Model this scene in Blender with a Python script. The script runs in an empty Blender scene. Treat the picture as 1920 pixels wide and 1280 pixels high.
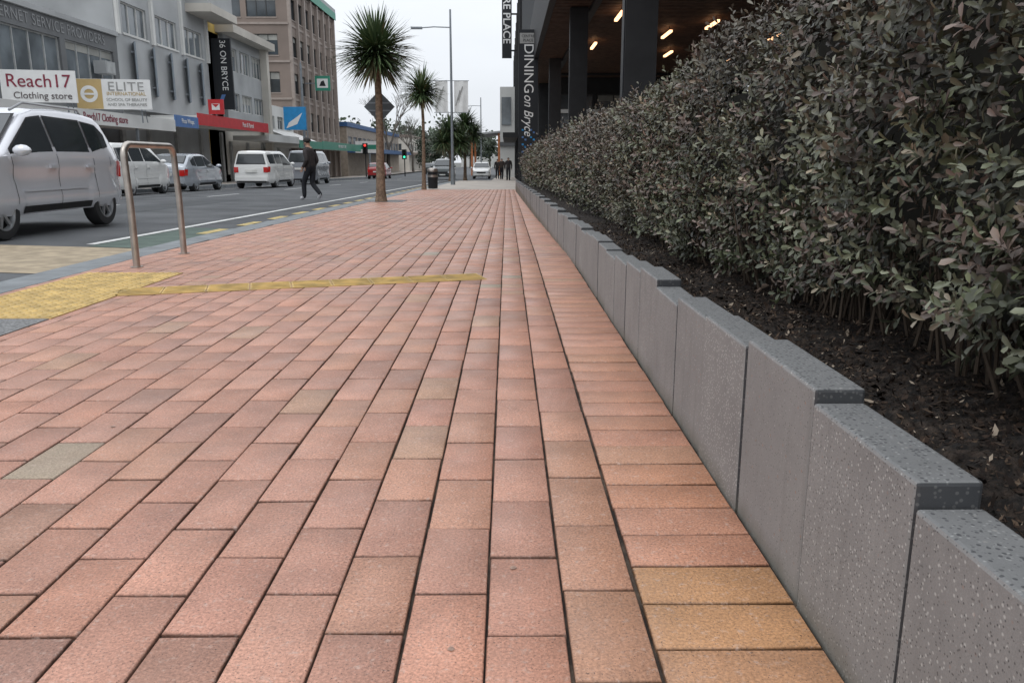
import bpy, bmesh, math, random
import numpy as np
from mathutils import Vector, Matrix
random.seed(5); rng=np.random.default_rng(7)
R=math.radians
sc=bpy.context.scene
col=sc.collection

# ------------------------------------------------------------------ helpers
def new_obj(name,data,parent=None):
    o=bpy.data.objects.new(name,data); col.objects.link(o)
    if parent is not None: o.parent=parent
    return o
def empty(name,loc=(0,0,0),rz=0.0):
    o=bpy.data.objects.new(name,None); col.objects.link(o)
    o.location=loc; o.rotation_euler=(0,0,rz); o.empty_display_size=.2
    return o
def mat(name,c,rough=.7,metal=0,var=.15,scale=3.0,bump=0,bscale=60,c2=None,spec=.5,coat=0,emit=None,es=1,detail=4,lo=.35,hi=.65):
    m=bpy.data.materials.new(name); m.use_nodes=True
    n=m.node_tree.nodes; l=m.node_tree.links; b=n['Principled BSDF']
    b.inputs['Roughness'].default_value=rough; b.inputs['Metallic'].default_value=metal
    b.inputs['Specular IOR Level'].default_value=spec
    b.inputs['Coat Weight'].default_value=coat
    tc=n.new('ShaderNodeTexCoord')
    nz=n.new('ShaderNodeTexNoise'); nz.inputs['Scale'].default_value=scale; nz.inputs['Detail'].default_value=detail
    l.new(tc.outputs['Object'],nz.inputs['Vector'])
    rp=n.new('ShaderNodeValToRGB'); rp.color_ramp.elements[0].position=lo; rp.color_ramp.elements[1].position=hi
    a=[x*(1-var) for x in c]; d=[min(1,x*(1+var)) for x in c] if c2 is None else c2
    rp.color_ramp.elements[0].color=(*a,1); rp.color_ramp.elements[1].color=(*d,1)
    l.new(nz.outputs['Fac'],rp.inputs['Fac']); l.new(rp.outputs['Color'],b.inputs['Base Color'])
    if bump:
        n2=n.new('ShaderNodeTexNoise'); n2.inputs['Scale'].default_value=bscale; n2.inputs['Detail'].default_value=5
        l.new(tc.outputs['Object'],n2.inputs['Vector'])
        bp=n.new('ShaderNodeBump'); bp.inputs['Strength'].default_value=bump; bp.inputs['Distance'].default_value=.01
        l.new(n2.outputs['Fac'],bp.inputs['Height']); l.new(bp.outputs['Normal'],b.inputs['Normal'])
    if emit:
        b.inputs['Emission Color'].default_value=(*emit,1); b.inputs['Emission Strength'].default_value=es
    return m

class MB:
    def __init__(s): s.v=[];s.f=[];s.m=[];s.mats=[]
    def mi(s,m):
        if m not in s.mats: s.mats.append(m)
        return s.mats.index(m)
    def add(s,vs,fs,m):
        o=len(s.v); s.v+= [tuple(v) for v in vs]; k=s.mi(m)
        for f in fs: s.f.append(tuple(o+i for i in f)); s.m.append(k)
    def box(s,x0,x1,y0,y1,z0,z1,m,M=None):
        vs=[(x0,y0,z0),(x1,y0,z0),(x1,y1,z0),(x0,y1,z0),(x0,y0,z1),(x1,y0,z1),(x1,y1,z1),(x0,y1,z1)]
        if M is not None: vs=[tuple(M@Vector(v)) for v in vs]
        s.add(vs,[(0,3,2,1),(4,5,6,7),(0,1,5,4),(1,2,6,5),(2,3,7,6),(3,0,4,7)],m)
    def quad(s,a,b,c,d,m): s.add([a,b,c,d],[(0,1,2,3)],m)
    def poly(s,pts,m): s.add(pts,[tuple(range(len(pts)))],m)
    def cyl(s,p0,p1,r0,r1,m,n=12,cap=True):
        p0=Vector(p0);p1=Vector(p1);d=(p1-p0).normalized()
        a=d.orthogonal().normalized(); b=d.cross(a)
        vs=[];fs=[]
        for p,r in ((p0,r0),(p1,r1)):
            for i in range(n):
                t=2*math.pi*i/n; vs.append(p+(a*math.cos(t)+b*math.sin(t))*r)
        for i in range(n):
            j=(i+1)%n; fs.append((i,j,n+j,n+i))
        if cap: fs.append(tuple(range(n-1,-1,-1))); fs.append(tuple(range(n,2*n)))
        s.add(vs,fs,m)
    def tube(s,pts,r,m,n=12):
        rs=r if isinstance(r,(list,tuple)) else [r]*len(pts)
        pts=[Vector(p) for p in pts]; vs=[];fs=[]
        a=None
        for k,p in enumerate(pts):
            d=(pts[min(k+1,len(pts)-1)]-pts[max(k-1,0)]).normalized()
            if a is None: a=d.orthogonal().normalized()
            else: a=(a-d*a.dot(d)).normalized()
            b=d.cross(a)
            for i in range(n):
                t=2*math.pi*i/n; vs.append(p+(a*math.cos(t)+b*math.sin(t))*rs[k])
        for k in range(len(pts)-1):
            for i in range(n):
                j=(i+1)%n; fs.append((k*n+i,k*n+j,(k+1)*n+j,(k+1)*n+i))
        fs.append(tuple(range(n-1,-1,-1))); fs.append(tuple(range((len(pts)-1)*n,len(pts)*n)))
        s.add(vs,fs,m)
    def lathe(s,prof,m,n=24,M=None):
        vs=[];fs=[]
        for r,z in prof:
            for i in range(n):
                t=2*math.pi*i/n; v=Vector((r*math.cos(t),r*math.sin(t),z)); vs.append(M@v if M is not None else v)
        for k in range(len(prof)-1):
            for i in range(n):
                j=(i+1)%n; fs.append((k*n+i,k*n+j,(k+1)*n+j,(k+1)*n+i))
        s.add(vs,fs,m)
    def make(s,name,parent=None,smooth=False,bevel=0,ang=35):
        me=bpy.data.meshes.new(name); me.from_pydata(s.v,[],s.f)
        for m in s.mats: me.materials.append(m)
        me.polygons.foreach_set('material_index',s.m)
        me.update()
        if smooth:
            me.shade_smooth()
            try: me.set_sharp_from_angle(angle=R(ang))
            except Exception: pass
        o=new_obj(name,me,parent)
        if bevel:
            b=o.modifiers.new('bev','BEVEL'); b.width=bevel; b.segments=2; b.limit_method='ANGLE'; b.angle_limit=R(40)
        return o

def fast(name,V,F3,F4,C,m,parent=None,smooth=False):
    me=bpy.data.meshes.new(name)
    F3=np.zeros((0,3),int) if F3 is None else F3; F4=np.zeros((0,4),int) if F4 is None else F4
    loops=np.concatenate([F3.ravel(),F4.ravel()]).astype(np.int32)
    starts=np.concatenate([np.arange(len(F3))*3,len(F3)*3+np.arange(len(F4))*4]).astype(np.int32)
    me.vertices.add(len(V)); me.vertices.foreach_set('co',V.astype(np.float32).ravel())
    me.loops.add(len(loops)); me.loops.foreach_set('vertex_index',loops)
    me.polygons.add(len(starts)); me.polygons.foreach_set('loop_start',starts)
    me.update(calc_edges=True); me.validate()
    if C is not None:
        ca=me.color_attributes.new('Col','FLOAT_COLOR','POINT')
        cc=np.ones((len(V),4),np.float32); cc[:,:3]=C; ca.data.foreach_set('color',cc.ravel())
    me.materials.append(m)
    if smooth: me.shade_smooth()
    return new_obj(name,me,parent)

def attr_mat(name,rough=.6,spec=.4,trans=0):
    m=bpy.data.materials.new(name); m.use_nodes=True; n=m.node_tree.nodes; l=m.node_tree.links; b=n['Principled BSDF']
    b.inputs['Roughness'].default_value=rough; b.inputs['Specular IOR Level'].default_value=spec
    at=n.new('ShaderNodeAttribute'); at.attribute_name='Col'
    out=at.outputs['Color']
    n.new('ShaderNodeTexCoord')
    l.new(out,b.inputs['Base Color'])
    return m

def text(name,s,loc,rot,size,m,parent=None,ax='CENTER',ext=.006,sx=1.0,bold=0,sp=1.0,shear=0):
    c=bpy.data.curves.new(name,'FONT'); c.body=s; c.size=size; c.extrude=ext; c.align_x=ax; c.align_y='CENTER'
    c.offset=bold; c.space_character=sp; c.shear=shear
    c.materials.append(m); o=bpy.data.objects.new(name,c); col.objects.link(o)
    if parent is not None: o.parent=parent
    o.location=loc; o.rotation_euler=rot; o.scale=(sx,1,1)
    return o
FX=(R(90),0,R(90)); FY=(R(90),0,0); FYD=(R(90),R(90),0)

# ------------------------------------------------------------------ terrain functions
def gz(y):
    return -.01*np.clip(np.asarray(y,float)-8,0,84)
def rz(x,y):
    return float(gz(y))-.12+.10*max(0,(1-((x+9.6)/5.6)**2))
def xw(y): return np.interp(y,[0,7,14.5,33,60],[.62,.62,.51,.33,.3])
def wt(y): return np.interp(y,[0,1.3,2,3,5,7,14,30],[.41,.447,.455,.42,.385,.36,.33,.17])

# ------------------------------------------------------------------ materials
M={}
M['asphalt']=mat('asphalt',(.088,.092,.097),.85,var=.25,scale=.9,bump=.5,bscale=120)
M['ground']=mat('ground_dirt',(.12,.12,.11),.9,scale=.3)
M['concrete']=mat('pale_concrete',(.46,.41,.36),.7,var=.12,scale=.8,bump=.2)
M['joint']=mat('joint_sand',(.055,.04,.032),.95,var=.5,scale=9,bump=.6,bscale=300,c2=(.15,.11,.08),lo=.45,hi=.75)
M['kerb']=mat('bluestone',(.19,.205,.215),.6,var=.2,scale=4,bump=.3)
M['white']=mat('white_paint_road',(.66,.66,.64),.6,var=.2,scale=8)
M['yelroad']=mat('yellow_road_paint',(.5,.38,.14),.6,var=.25,scale=7)
M['green']=mat('green_road',(.085,.12,.10),.8,var=.18,scale=3,bump=.4)
M['beige']=mat('beige_aggregate',(.36,.29,.20),.8,var=.2,scale=6,bump=.4)
M['tact']=mat('yellow_tactile',(.52,.355,.12),.6,var=.25,scale=7)
M['greyagg']=mat('grey_aggregate',(.19,.19,.19),.8,var=.5,scale=90)
M['steel']=mat('stainless_steel',(.45,.41,.37),.33,metal=.85,var=.15,scale=8)
M['galv']=mat('galvanised_pole',(.23,.25,.27),.5,metal=.4,var=.1)
M['black']=mat('black_rubber',(.022,.022,.023),.75,var=.2)
M['dark']=mat('dark_cavity',(.01,.01,.011),.9)
M['glass']=mat('car_glass',(.03,.036,.04),.06,spec=.9,var=.1)
M['bglass']=mat('window_glass',(.05,.06,.068),.12,spec=.8,var=.45,scale=.5)
M['bglass2']=mat('window_glass_pale',(.14,.16,.175),.15,spec=.8,var=.4,scale=.6)
M['charcoal']=mat('charcoal_steel',(.022,.022,.024),.6,var=.15,spec=.3)
M['signblack']=mat('sign_black',(.018,.02,.024),.5,var=.05,spec=.3)
M['signwhite']=mat('sign_white',(.74,.74,.73),.5,var=.04)
M['lettergrey']=mat('letter_grey',(.3,.3,.29),.5)
M['letterfascia']=mat('letter_fascia_grey',(.22,.225,.23),.6)
M['letterdark']=mat('letter_dark',(.09,.07,.07),.5)
M['letterred']=mat('letter_maroon',(.22,.02,.045),.5)
M['red']=mat('sign_red',(.5,.025,.03),.5,var=.08)
M['blue']=mat('sign_blue',(.08,.17,.38),.5,var=.08)
M['cyan']=mat('sign_cyan',(.02,.25,.55),.5,var=.08)
M['greens']=mat('sign_green',(.03,.24,.16),.5,var=.08)
M['tan']=mat('sign_tan',(.5,.36,.16),.5,var=.05)
M['tail']=mat('tail_light',(.35,.01,.01),.15,emit=(1,.05,.03),es=.08)
M['head']=mat('headlamp_glass',(.6,.62,.65),.1,metal=.3)
M['rim']=mat('alloy_rim',(.33,.34,.35),.35,metal=.6)
M['plate']=mat('plate_white',(.65,.65,.62),.5)

# ------------------------------------------------------------------ world / sun
w=bpy.data.worlds.new("World"); sc.world=w; w.use_nodes=True
n=w.node_tree.nodes; l=w.node_tree.links; bg=n['Background']
sky=n.new('ShaderNodeTexSky'); sky.sky_type='NISHITA'; sky.sun_disc=False; sky.sun_elevation=R(58); sky.sun_rotation=R(150)
sky.air_density=1.5; sky.dust_density=4
hs=n.new('ShaderNodeHueSaturation'); hs.inputs['Saturation'].default_value=.25; l.new(sky.outputs[0],hs.inputs['Color'])
tc=n.new('ShaderNodeTexCoord'); sx=n.new('ShaderNodeSeparateXYZ'); l.new(tc.outputs['Generated'],sx.inputs[0])
nz=n.new('ShaderNodeTexNoise'); nz.inputs['Scale'].default_value=2.2; nz.inputs['Detail'].default_value=5; nz.inputs['Roughness'].default_value=.55
mp=n.new('ShaderNodeMapping'); mp.inputs['Scale'].default_value=(1,1,3); l.new(tc.outputs['Generated'],mp.inputs[0]); l.new(mp.outputs[0],nz.inputs['Vector'])
mr=n.new('ShaderNodeMapRange'); mr.inputs[1].default_value=0; mr.inputs[2].default_value=1; mr.inputs[3].default_value=9.3; mr.inputs[4].default_value=16.5
l.new(sx.outputs['Z'],mr.inputs[0])
m2=n.new('ShaderNodeMapRange'); m2.inputs[1].default_value=.3; m2.inputs[2].default_value=.7; m2.inputs[3].default_value=.93; m2.inputs[4].default_value=1.07
l.new(nz.outputs['Fac'],m2.inputs[0])
mu=n.new('ShaderNodeMath'); mu.operation='MULTIPLY'; l.new(mr.outputs[0],mu.inputs[0]); l.new(m2.outputs[0],mu.inputs[1])
vm=n.new('ShaderNodeVectorMath'); vm.operation='SCALE'; vm.inputs[0].default_value=(.94,.985,1.045); l.new(mu.outputs[0],vm.inputs['Scale'])
mx=n.new('ShaderNodeMix'); mx.data_type='RGBA'; mx.inputs[0].default_value=.92
l.new(hs.outputs[0],mx.inputs[6]); l.new(vm.outputs[0],mx.inputs[7]); l.new(mx.outputs[2],bg.inputs['Color']); bg.inputs['Strength'].default_value=.1
sd=bpy.data.lights.new('sun','SUN'); sd.energy=.6; sd.angle=R(30); sd.color=(1,.99,.97)
so=new_obj('sun',sd); so.rotation_euler=(R(32),0,R(-30)) 

# ------------------------------------------------------------------ ground, road, pavement
def strip(name,x0,x1,ys,zoff,m,zf=None,nx=1,parent=None):
    mb=MB(); xs=np.linspace(x0,x1,nx+1)
    f=zf or (lambda x,y: float(gz(y)))
    vs=[(x,y,f(x,y)+zoff) for y in ys for x in xs]; k=nx+1
    fs=[(j*k+i,j*k+i+1,(j+1)*k+i+1,(j+1)*k+i) for j in range(len(ys)-1) for i in range(nx)]
    mb.add(vs,fs,m); return mb.make(name,parent,smooth=True)
YS=[-60,-20,0,8,12,20,30,40,60,80,92,130,240]
strip('ground',-500,500,YS[:-1]+[240,900],-.32,M['ground'])
road=empty('road')
strip('asphalt_surface',-15.2,-3.94,[-12]+list(range(0,96,4))+[120,240],0,M['asphalt'],rz,24,road)
strip('side_road_asphalt',-3.97,-1.2,[62.2,80,92,130,240],-.13,M['asphalt'],None,1,road)
def mark(x0,x1,y0,y1,m,z=.004,nx=2,name='marking'):
    ys=np.linspace(y0,y1,max(2,int((y1-y0)/4)+2)); strip(name,x0,x1,list(ys),z,m,rz,nx,road)
mark(-5.26,-5.15,10,62,M['white'],.006,1,'edge_line')
for k in range(24):
    y=11.9+k*1.78
    if y<52: mark(-4.62,-4.46,y,y+1.0,M['yelroad'],.008,1,'yellow_dash')
mark(-5.12,-3.97,9.75,13.0,M['green'],.005,3,'green_surface')
mark(-9.5,-3.97,7.4,9.7,M['beige'],.005,8,'beige_crossing')
for y in range(-8,60,9): mark(-9.65,-9.55,y+16.,y+19.,M['white'],.004,1,'centre_line')
mark(-13.05,-12.95,10,70,M['white'],.004,1,'parking_line')
mark(-15,-4.1,64,64.35,M['white'],.005,10,'stop_line')
pt=mat('asphalt_patch',(.062,.066,.07),.85,var=.15,scale=2)
mark(-8.9,-7.7,15.5,24,pt,.0035,2,'asphalt_patch'); mark(-11.8,-11.0,20,44,pt,.0035,2,'asphalt_patch')

far=empty('far_pavement')
strip('far_pavement_surface',-18.6,-15.35,YS,.02,M['concrete'],None,1,far)
mb=MB()
for y in range(-10,92,2):
    z=float(gz(y)); mb.box(-15.35,-15.15,y,y+1.995,z-.3,z+.03,M['kerb'])
mb.make('far_kerb',far,bevel=.01)

pav=empty('brick_pavement')
strip('bedding_sand',-3.6,.72,list(np.arange(-1,9,1))+[12,16,20,24,28,32,36],-.011,M['joint'],parent=pav)
strip('concrete_paving',-3.6,.72,[34.4,40,50,62.2],.0,M['concrete'],parent=pav)
strip('concrete_paving_far',-1.2,.9,[62.2,70,80,92,130,200],.0,M['concrete'],parent=pav)
mb=MB(); y=-2
while y<62:
    z=float(gz(y)); mb.box(-3.95,-3.6,y,y+.894,z-.3,z+.003+random.uniform(-.001,.002),M['kerb']); y+=.9
mb.make('kerbstones',pav,bevel=.008)
# bricks
B=[]
def brick(x0,x1,y0,y1,c):
    jx=random.uniform(-.0014,.0014); jy=random.uniform(-.003,.003)
    B.append((x0+jx,x1+jx,y0+jy,y1+jy,*c))
pal=[(.48,.245,.172),(.49,.252,.180),(.47,.235,.165),(.51,.268,.192),(.445,.225,.162),(.49,.255,.172),(.46,.238,.172),(.495,.245,.168)]
def bc(border=False,y=0):
    c=np.array(random.choice(pal)); c=c*random.uniform(.93,1.05)
    r=random.random()
    if r<.005: c=np.array((.37,.29,.21))
    elif r<.05: c=c*np.array((.80,.83,.85))
    elif r<.09: c=np.array((.44,.26,.175))
    if border:
        f=float(np.interp(y,[1.0,1.75,3,6,10],[.6,.5,.28,.1,0])); 
        o=np.array(random.choice([(.53,.235,.105),(.50,.24,.115),(.49,.22,.12)]))
        if y<1.62: o=np.array(random.choice([(.50,.265,.12),(.48,.255,.13)])); f=.85
        c=c*(1-f)+o*f
    return c
for i in range(24):
    x1=.283-.163*i; x0=x1-.163
    y=.3-.32+(.16 if i%2 else 0)+random.uniform(-.008,.008)
    while y<34.4:
        cc=bc(y=y)
        if i==0 and y<2.3: cc=cc*.6+np.array((.47,.255,.14))*.4
        if 5.35<y<7.1 and i>0:
            brick(x0+.003,x1-.003,y+.004,y+.156,cc); brick(x0+.003,x1-.003,y+.164,y+.316,bc(y=y))
        else: brick(x0+.0028,x1-.0028,y+.0042,y+.3158,cc)
        y+=.32
y=.25
while y<34.4:
    brick(.289,.612,y+.0035,y+.157,bc(True,y)); y+=.1605
B=np.array(B); N=len(B)
jz=rng.uniform(-.0014,.0014,(N,4)); tone=1+rng.normal(0,.02,(N,1))
def ring(ins,z):
    X=np.stack([B[:,0]+ins,B[:,1]-ins,B[:,1]-ins,B[:,0]+ins],1); Y=np.stack([B[:,2]+ins,B[:,2]+ins,B[:,3]-ins,B[:,3]-ins],1)
    Z=gz(Y)+z+jz; return np.stack([X,Y,Z],2)
V=np.stack([ring(.0035,0),ring(0.001,-.002),ring(0,-.005),ring(0,-.03)],1).reshape(-1,3)
base=(np.arange(N)*16)[:,None]
q=[(0,1,2,3)]
for a in (0,4,8):
    for i in range(4):
        j=(i+1)%4; q.append((a+4+i,a+4+j,a+j,a+i))
F4=(base[:,:,None]+np.array(q)[None]).reshape(-1,4)
dirt=np.tile(np.array([1]*4+[.72]*4+[.34]*4+[.2]*4),N)[:,None]
C=np.repeat(B[:,4:7]*tone,16,0)*dirt
bm=attr_mat('clay_brick',rough=.5,spec=.45)
n=bm.node_tree.nodes; l=bm.node_tree.links; b=n['Principled BSDF']
at=[x for x in n if x.type=='ATTRIBUTE'][0]; tcn=[x for x in n if x.type=='TEX_COORD'][0]
def noise(n,l,src,scale,det=3,rough=.6):
    z=n.new('ShaderNodeTexNoise'); z.inputs['Scale'].default_value=scale; z.inputs['Detail'].default_value=det; z.inputs['Roughness'].default_value=rough; l.new(src,z.inputs['Vector']); return z.outputs['Fac']
def mrange(n,l,src,a,b_,c,d):
    z=n.new('ShaderNodeMapRange'); l.new(src,z.inputs[0])
    for k,v in zip((1,2,3,4),(a,b_,c,d)): z.inputs[k].default_value=v
    return z.outputs[0]
def mixc(n,l,fac,a,b_,mode='MIX'):
    z=n.new('ShaderNodeMix'); z.data_type='RGBA'; z.blend_type=mode
    if isinstance(fac,(int,float)): z.inputs[0].default_value=fac
    else: l.new(fac,z.inputs[0])
    for k,v in ((6,a),(7,b_)):
        if isinstance(v,tuple): z.inputs[k].default_value=(*v,1)
        else: l.new(v,z.inputs[k])
    return z.outputs[2]
O=tcn.outputs['Object']
n170=noise(n,l,O,150,3)
c1=mixc(n,l,1.0,at.outputs['Color'],mrange(n,l,noise(n,l,O,5,4),.3,.7,.84,1.16),'MULTIPLY')
c1=mixc(n,l,1.0,c1,mrange(n,l,n170,.3,.7,.68,1.32),'MULTIPLY')
c1=mixc(n,l,mrange(n,l,noise(n,l,O,210,2),.62,.68,0,.9),c1,(.08,.05,.04))
c1=mixc(n,l,mrange(n,l,noise(n,l,O,48,4,.75),.56,.70,0,.55),c1,(.62,.47,.40))
c1=mixc(n,l,mrange(n,l,noise(n,l,O,1.0,5,.7),.50,.72,0,.5),c1,(.34,.205,.15))
l.new(c1,b.inputs['Base Color'])
l.new(mrange(n,l,noise(n,l,O,2.2,3),.35,.65,.32,.6),b.inputs['Roughness'])
bp=n.new('ShaderNodeBump'); bp.inputs['Strength'].default_value=.6; bp.inputs['Distance'].default_value=.003
l.new(n170,bp.inputs['Height']); l.new(bp.outputs[0],b.inputs['Normal'])
fast('bricks',V,None,F4,C,bm,pav)
gum=mat('gum_spots',(.33,.22,.17),.7,var=.3,scale=60); mb=MB()
for (x,y) in ((.013,1.685),(-.11,1.37),(-1.4,2.7)):
    r=random.uniform(.006,.008); vs=[(x+r*random.uniform(.8,1.2)*math.cos(t),y+r*random.uniform(.8,1.2)*math.sin(t),.0022) for t in np.linspace(0,6.28,11)[:-1]]
    mb.add(vs+[(x,y,.0028)],[(i,(i+1)%10,10) for i in range(10)],gum)
mb.make('gum_spots',pav,smooth=True)

# tactile paving
tp=empty('tactile_paving')
mb=MB()
a=math.atan2(.84,2.75); Mt=Matrix.Translation((-2.74,5.50,0))@Matrix.Rotation(a,4,'Z')
k=0
while k*.3<2.68:
    mb.box(k*.3+.003,k*.3+.297,0,.33,.001,.006,M['tact'],Mt)
    for r in range(5): mb.box(k*.3+.015,k*.3+.285,.03+r*.062,.055+r*.062,.005,.011,M['tact'],Mt)
    k+=1
for i in range(4):
    for j in range(7):
        y=4.68+j*.285
        x0=-3.52+i*.2; mb.box(x0+.002,x0+.198,y,y+.281,.001,.006,M['tact'])
        for p in range(3):
            for q_ in range(4):
                cx=x0+.035+p*.064; cy=y+.035+q_*.07
                mb.cyl((cx,cy,.005),(cx,cy,.012),.02,.013,M['tact'],8)
mb.make('tactile_tiles',tp)
mb=MB(); mb.box(-3.58,-2.725,2.6,4.665,.001,.006,M['greyagg']); mb.make('aggregate_patch',pav)

# ------------------------------------------------------------------ planter wall
wm=bpy.data.materials.new('terrazzo_concrete'); wm.use_nodes=True; n=wm.node_tree.nodes; l=wm.node_tree.links; b=n['Principled BSDF']
tcn=n.new('ShaderNodeTexCoord'); O=tcn.outputs['Object']; geo=n.new('ShaderNodeNewGeometry'); sp=n.new('ShaderNodeSeparateXYZ'); l.new(geo.outputs['Normal'],sp.inputs[0])
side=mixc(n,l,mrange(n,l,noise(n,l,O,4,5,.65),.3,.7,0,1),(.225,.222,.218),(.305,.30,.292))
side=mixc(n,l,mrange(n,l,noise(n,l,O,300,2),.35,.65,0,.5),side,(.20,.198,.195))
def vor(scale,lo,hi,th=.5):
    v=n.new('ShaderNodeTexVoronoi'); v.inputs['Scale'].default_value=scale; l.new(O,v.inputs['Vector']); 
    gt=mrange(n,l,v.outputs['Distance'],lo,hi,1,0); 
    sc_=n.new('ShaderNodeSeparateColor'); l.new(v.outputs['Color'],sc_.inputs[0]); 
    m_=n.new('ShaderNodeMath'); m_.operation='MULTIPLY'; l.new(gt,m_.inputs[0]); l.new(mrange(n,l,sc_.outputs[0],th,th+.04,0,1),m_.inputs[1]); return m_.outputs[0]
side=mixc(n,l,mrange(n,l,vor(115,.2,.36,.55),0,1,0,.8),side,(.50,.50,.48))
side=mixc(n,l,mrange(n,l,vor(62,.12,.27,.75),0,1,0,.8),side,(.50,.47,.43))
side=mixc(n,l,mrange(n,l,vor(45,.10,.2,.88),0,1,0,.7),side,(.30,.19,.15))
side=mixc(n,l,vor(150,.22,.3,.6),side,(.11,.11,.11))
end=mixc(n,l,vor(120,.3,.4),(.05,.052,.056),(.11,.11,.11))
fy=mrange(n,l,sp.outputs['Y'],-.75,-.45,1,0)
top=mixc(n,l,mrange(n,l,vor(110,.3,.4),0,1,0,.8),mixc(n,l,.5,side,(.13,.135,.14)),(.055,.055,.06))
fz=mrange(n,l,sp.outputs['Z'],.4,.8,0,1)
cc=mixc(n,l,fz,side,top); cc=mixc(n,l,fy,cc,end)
sp2=n.new('ShaderNodeSeparateXYZ'); l.new(O,sp2.inputs[0])
ad=n.new('ShaderNodeMath'); ad.operation='ADD'; l.new(sp2.outputs['Z'],ad.inputs[0]); l.new(mrange(n,l,noise(n,l,O,9,4),0,1,-.04,.04),ad.inputs[1])
cc=mixc(n,l,mrange(n,l,ad.outputs[0],-.02,.06,.7,0),cc,(.13,.12,.085))
mpp=n.new('ShaderNodeMapping'); mpp.inputs['Scale'].default_value=(1,14,.9); l.new(O,mpp.inputs[0])
cc=mixc(n,l,mrange(n,l,noise(n,l,mpp.outputs[0],1.6,4),.52,.72,0,.3),cc,(.12,.12,.118))
l.new(cc,b.inputs['Base Color']); b.inputs['Roughness'].default_value=.65; b.inputs['Specular IOR Level'].default_value=.35
bp=n.new('ShaderNodeBump'); bp.inputs['Strength'].default_value=.3; bp.inputs['Distance'].default_value=.002
l.new(noise(n,l,O,220,3),bp.inputs['Height']); l.new(bp.outputs[0],b.inputs['Normal'])
edges=[.1,.68,1.12,1.54,2.0,2.43,2.86,3.28,3.7,4.13,4.56]
while edges[-1]<32: edges.append(edges[-1]+.435)
hh={0:.385,1:.41,2:.447,3:.474,4:.452,5:.44,6:.41,7:.438,8:.415,9:.395,10:.372}
mb=MB()
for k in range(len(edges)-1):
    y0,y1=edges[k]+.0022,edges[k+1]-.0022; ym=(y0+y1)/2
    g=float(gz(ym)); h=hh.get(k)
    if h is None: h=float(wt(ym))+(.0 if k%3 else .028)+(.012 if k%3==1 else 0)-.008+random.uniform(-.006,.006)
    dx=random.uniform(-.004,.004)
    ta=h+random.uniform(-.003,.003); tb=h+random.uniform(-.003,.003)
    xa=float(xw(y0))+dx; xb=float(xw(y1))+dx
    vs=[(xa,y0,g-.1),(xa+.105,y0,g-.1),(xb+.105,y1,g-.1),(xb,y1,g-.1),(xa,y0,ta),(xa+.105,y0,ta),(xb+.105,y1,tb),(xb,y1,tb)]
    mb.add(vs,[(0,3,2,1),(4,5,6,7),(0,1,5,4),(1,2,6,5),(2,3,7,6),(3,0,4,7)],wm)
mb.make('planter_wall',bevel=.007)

# soil bed
soilm=mat('dark_soil',(.010,.007,.0055),.95,c2=(.06,.042,.031),scale=45,bump=1.0,bscale=110,detail=8,lo=.42,hi=.72)
nx,ny=60,1000
Y=np.concatenate([np.linspace(.1,5,750),np.linspace(5.05,32,ny-750)]); U=np.linspace(0,1,nx)**1.5
YY,UU=np.meshgrid(Y,U,indexing='ij'); XX=xw(YY)+.095+UU*1.7
ZZ=wt(YY)-.05+.012*np.sin(YY*5+UU*9)+rng.normal(0,.004,YY.shape)+.05*np.clip(UU-.15,0,.5)+.010*np.sin(YY*31+UU*17)*np.sin(UU*40+YY*6)+.006*np.sin(YY*77+UU*60)*np.sin(UU*110-YY*23)
V=np.stack([XX,YY,ZZ],2).reshape(-1,3); idx=np.arange(ny*nx).reshape(ny,nx)
F=np.stack([idx[:-1,:-1],idx[:-1,1:],idx[1:,1:],idx[1:,:-1]],2).reshape(-1,4)
soil=fast('soil_bed',V,None,F,None,soilm,None,True)
def chips(n_,ymax):
    y=.3+(ymax-.3)*rng.random(n_)**1.5; u=rng.random(n_)*.45
    x=xw(y)+.11+u*1.1; uu=(x-xw(y)-.095)/1.7
    z=wt(y)-.045+.05*np.clip(uu-.15,0,.5)+.012*np.sin(y*5+uu*9)+.010*np.sin(y*31+uu*17)*np.sin(uu*40+y*6)
    L=rng.uniform(.003,.011,n_)*rng.choice([.7,1,2.0],n_,p=[.5,.41,.09]); W=L*rng.uniform(.15,.5,n_)
    a=rng.random(n_)*6.28; tl=rng.normal(0,.5,n_)
    d=np.stack([np.cos(a)*np.cos(tl),np.sin(a)*np.cos(tl),np.sin(tl)],1); s=np.stack([-np.sin(a),np.cos(a),rng.normal(0,.5,n_)],1)
    p=np.stack([x,y,z+rng.uniform(-.003,.012,n_)],1)
    V=np.stack([p-d*L[:,None],p+s*W[:,None],p+d*L[:,None]+np.array([0,0,.002]),p-s*W[:,None]],1).reshape(-1,3)
    F=np.arange(n_*4).reshape(-1,4)
    base=np.array([(.04,.026,.019),(.016,.011,.009),(.10,.068,.047),(.32,.26,.2),(.022,.016,.012)])[rng.choice(5,n_,p=[.30,.33,.17,.05,.15])]
    return V,F,np.repeat(base,4,0)
V,F,C=chips(26000,8); fast('bark_mulch',V,None,F,C,attr_mat('bark_chips',.9,.2))

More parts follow.
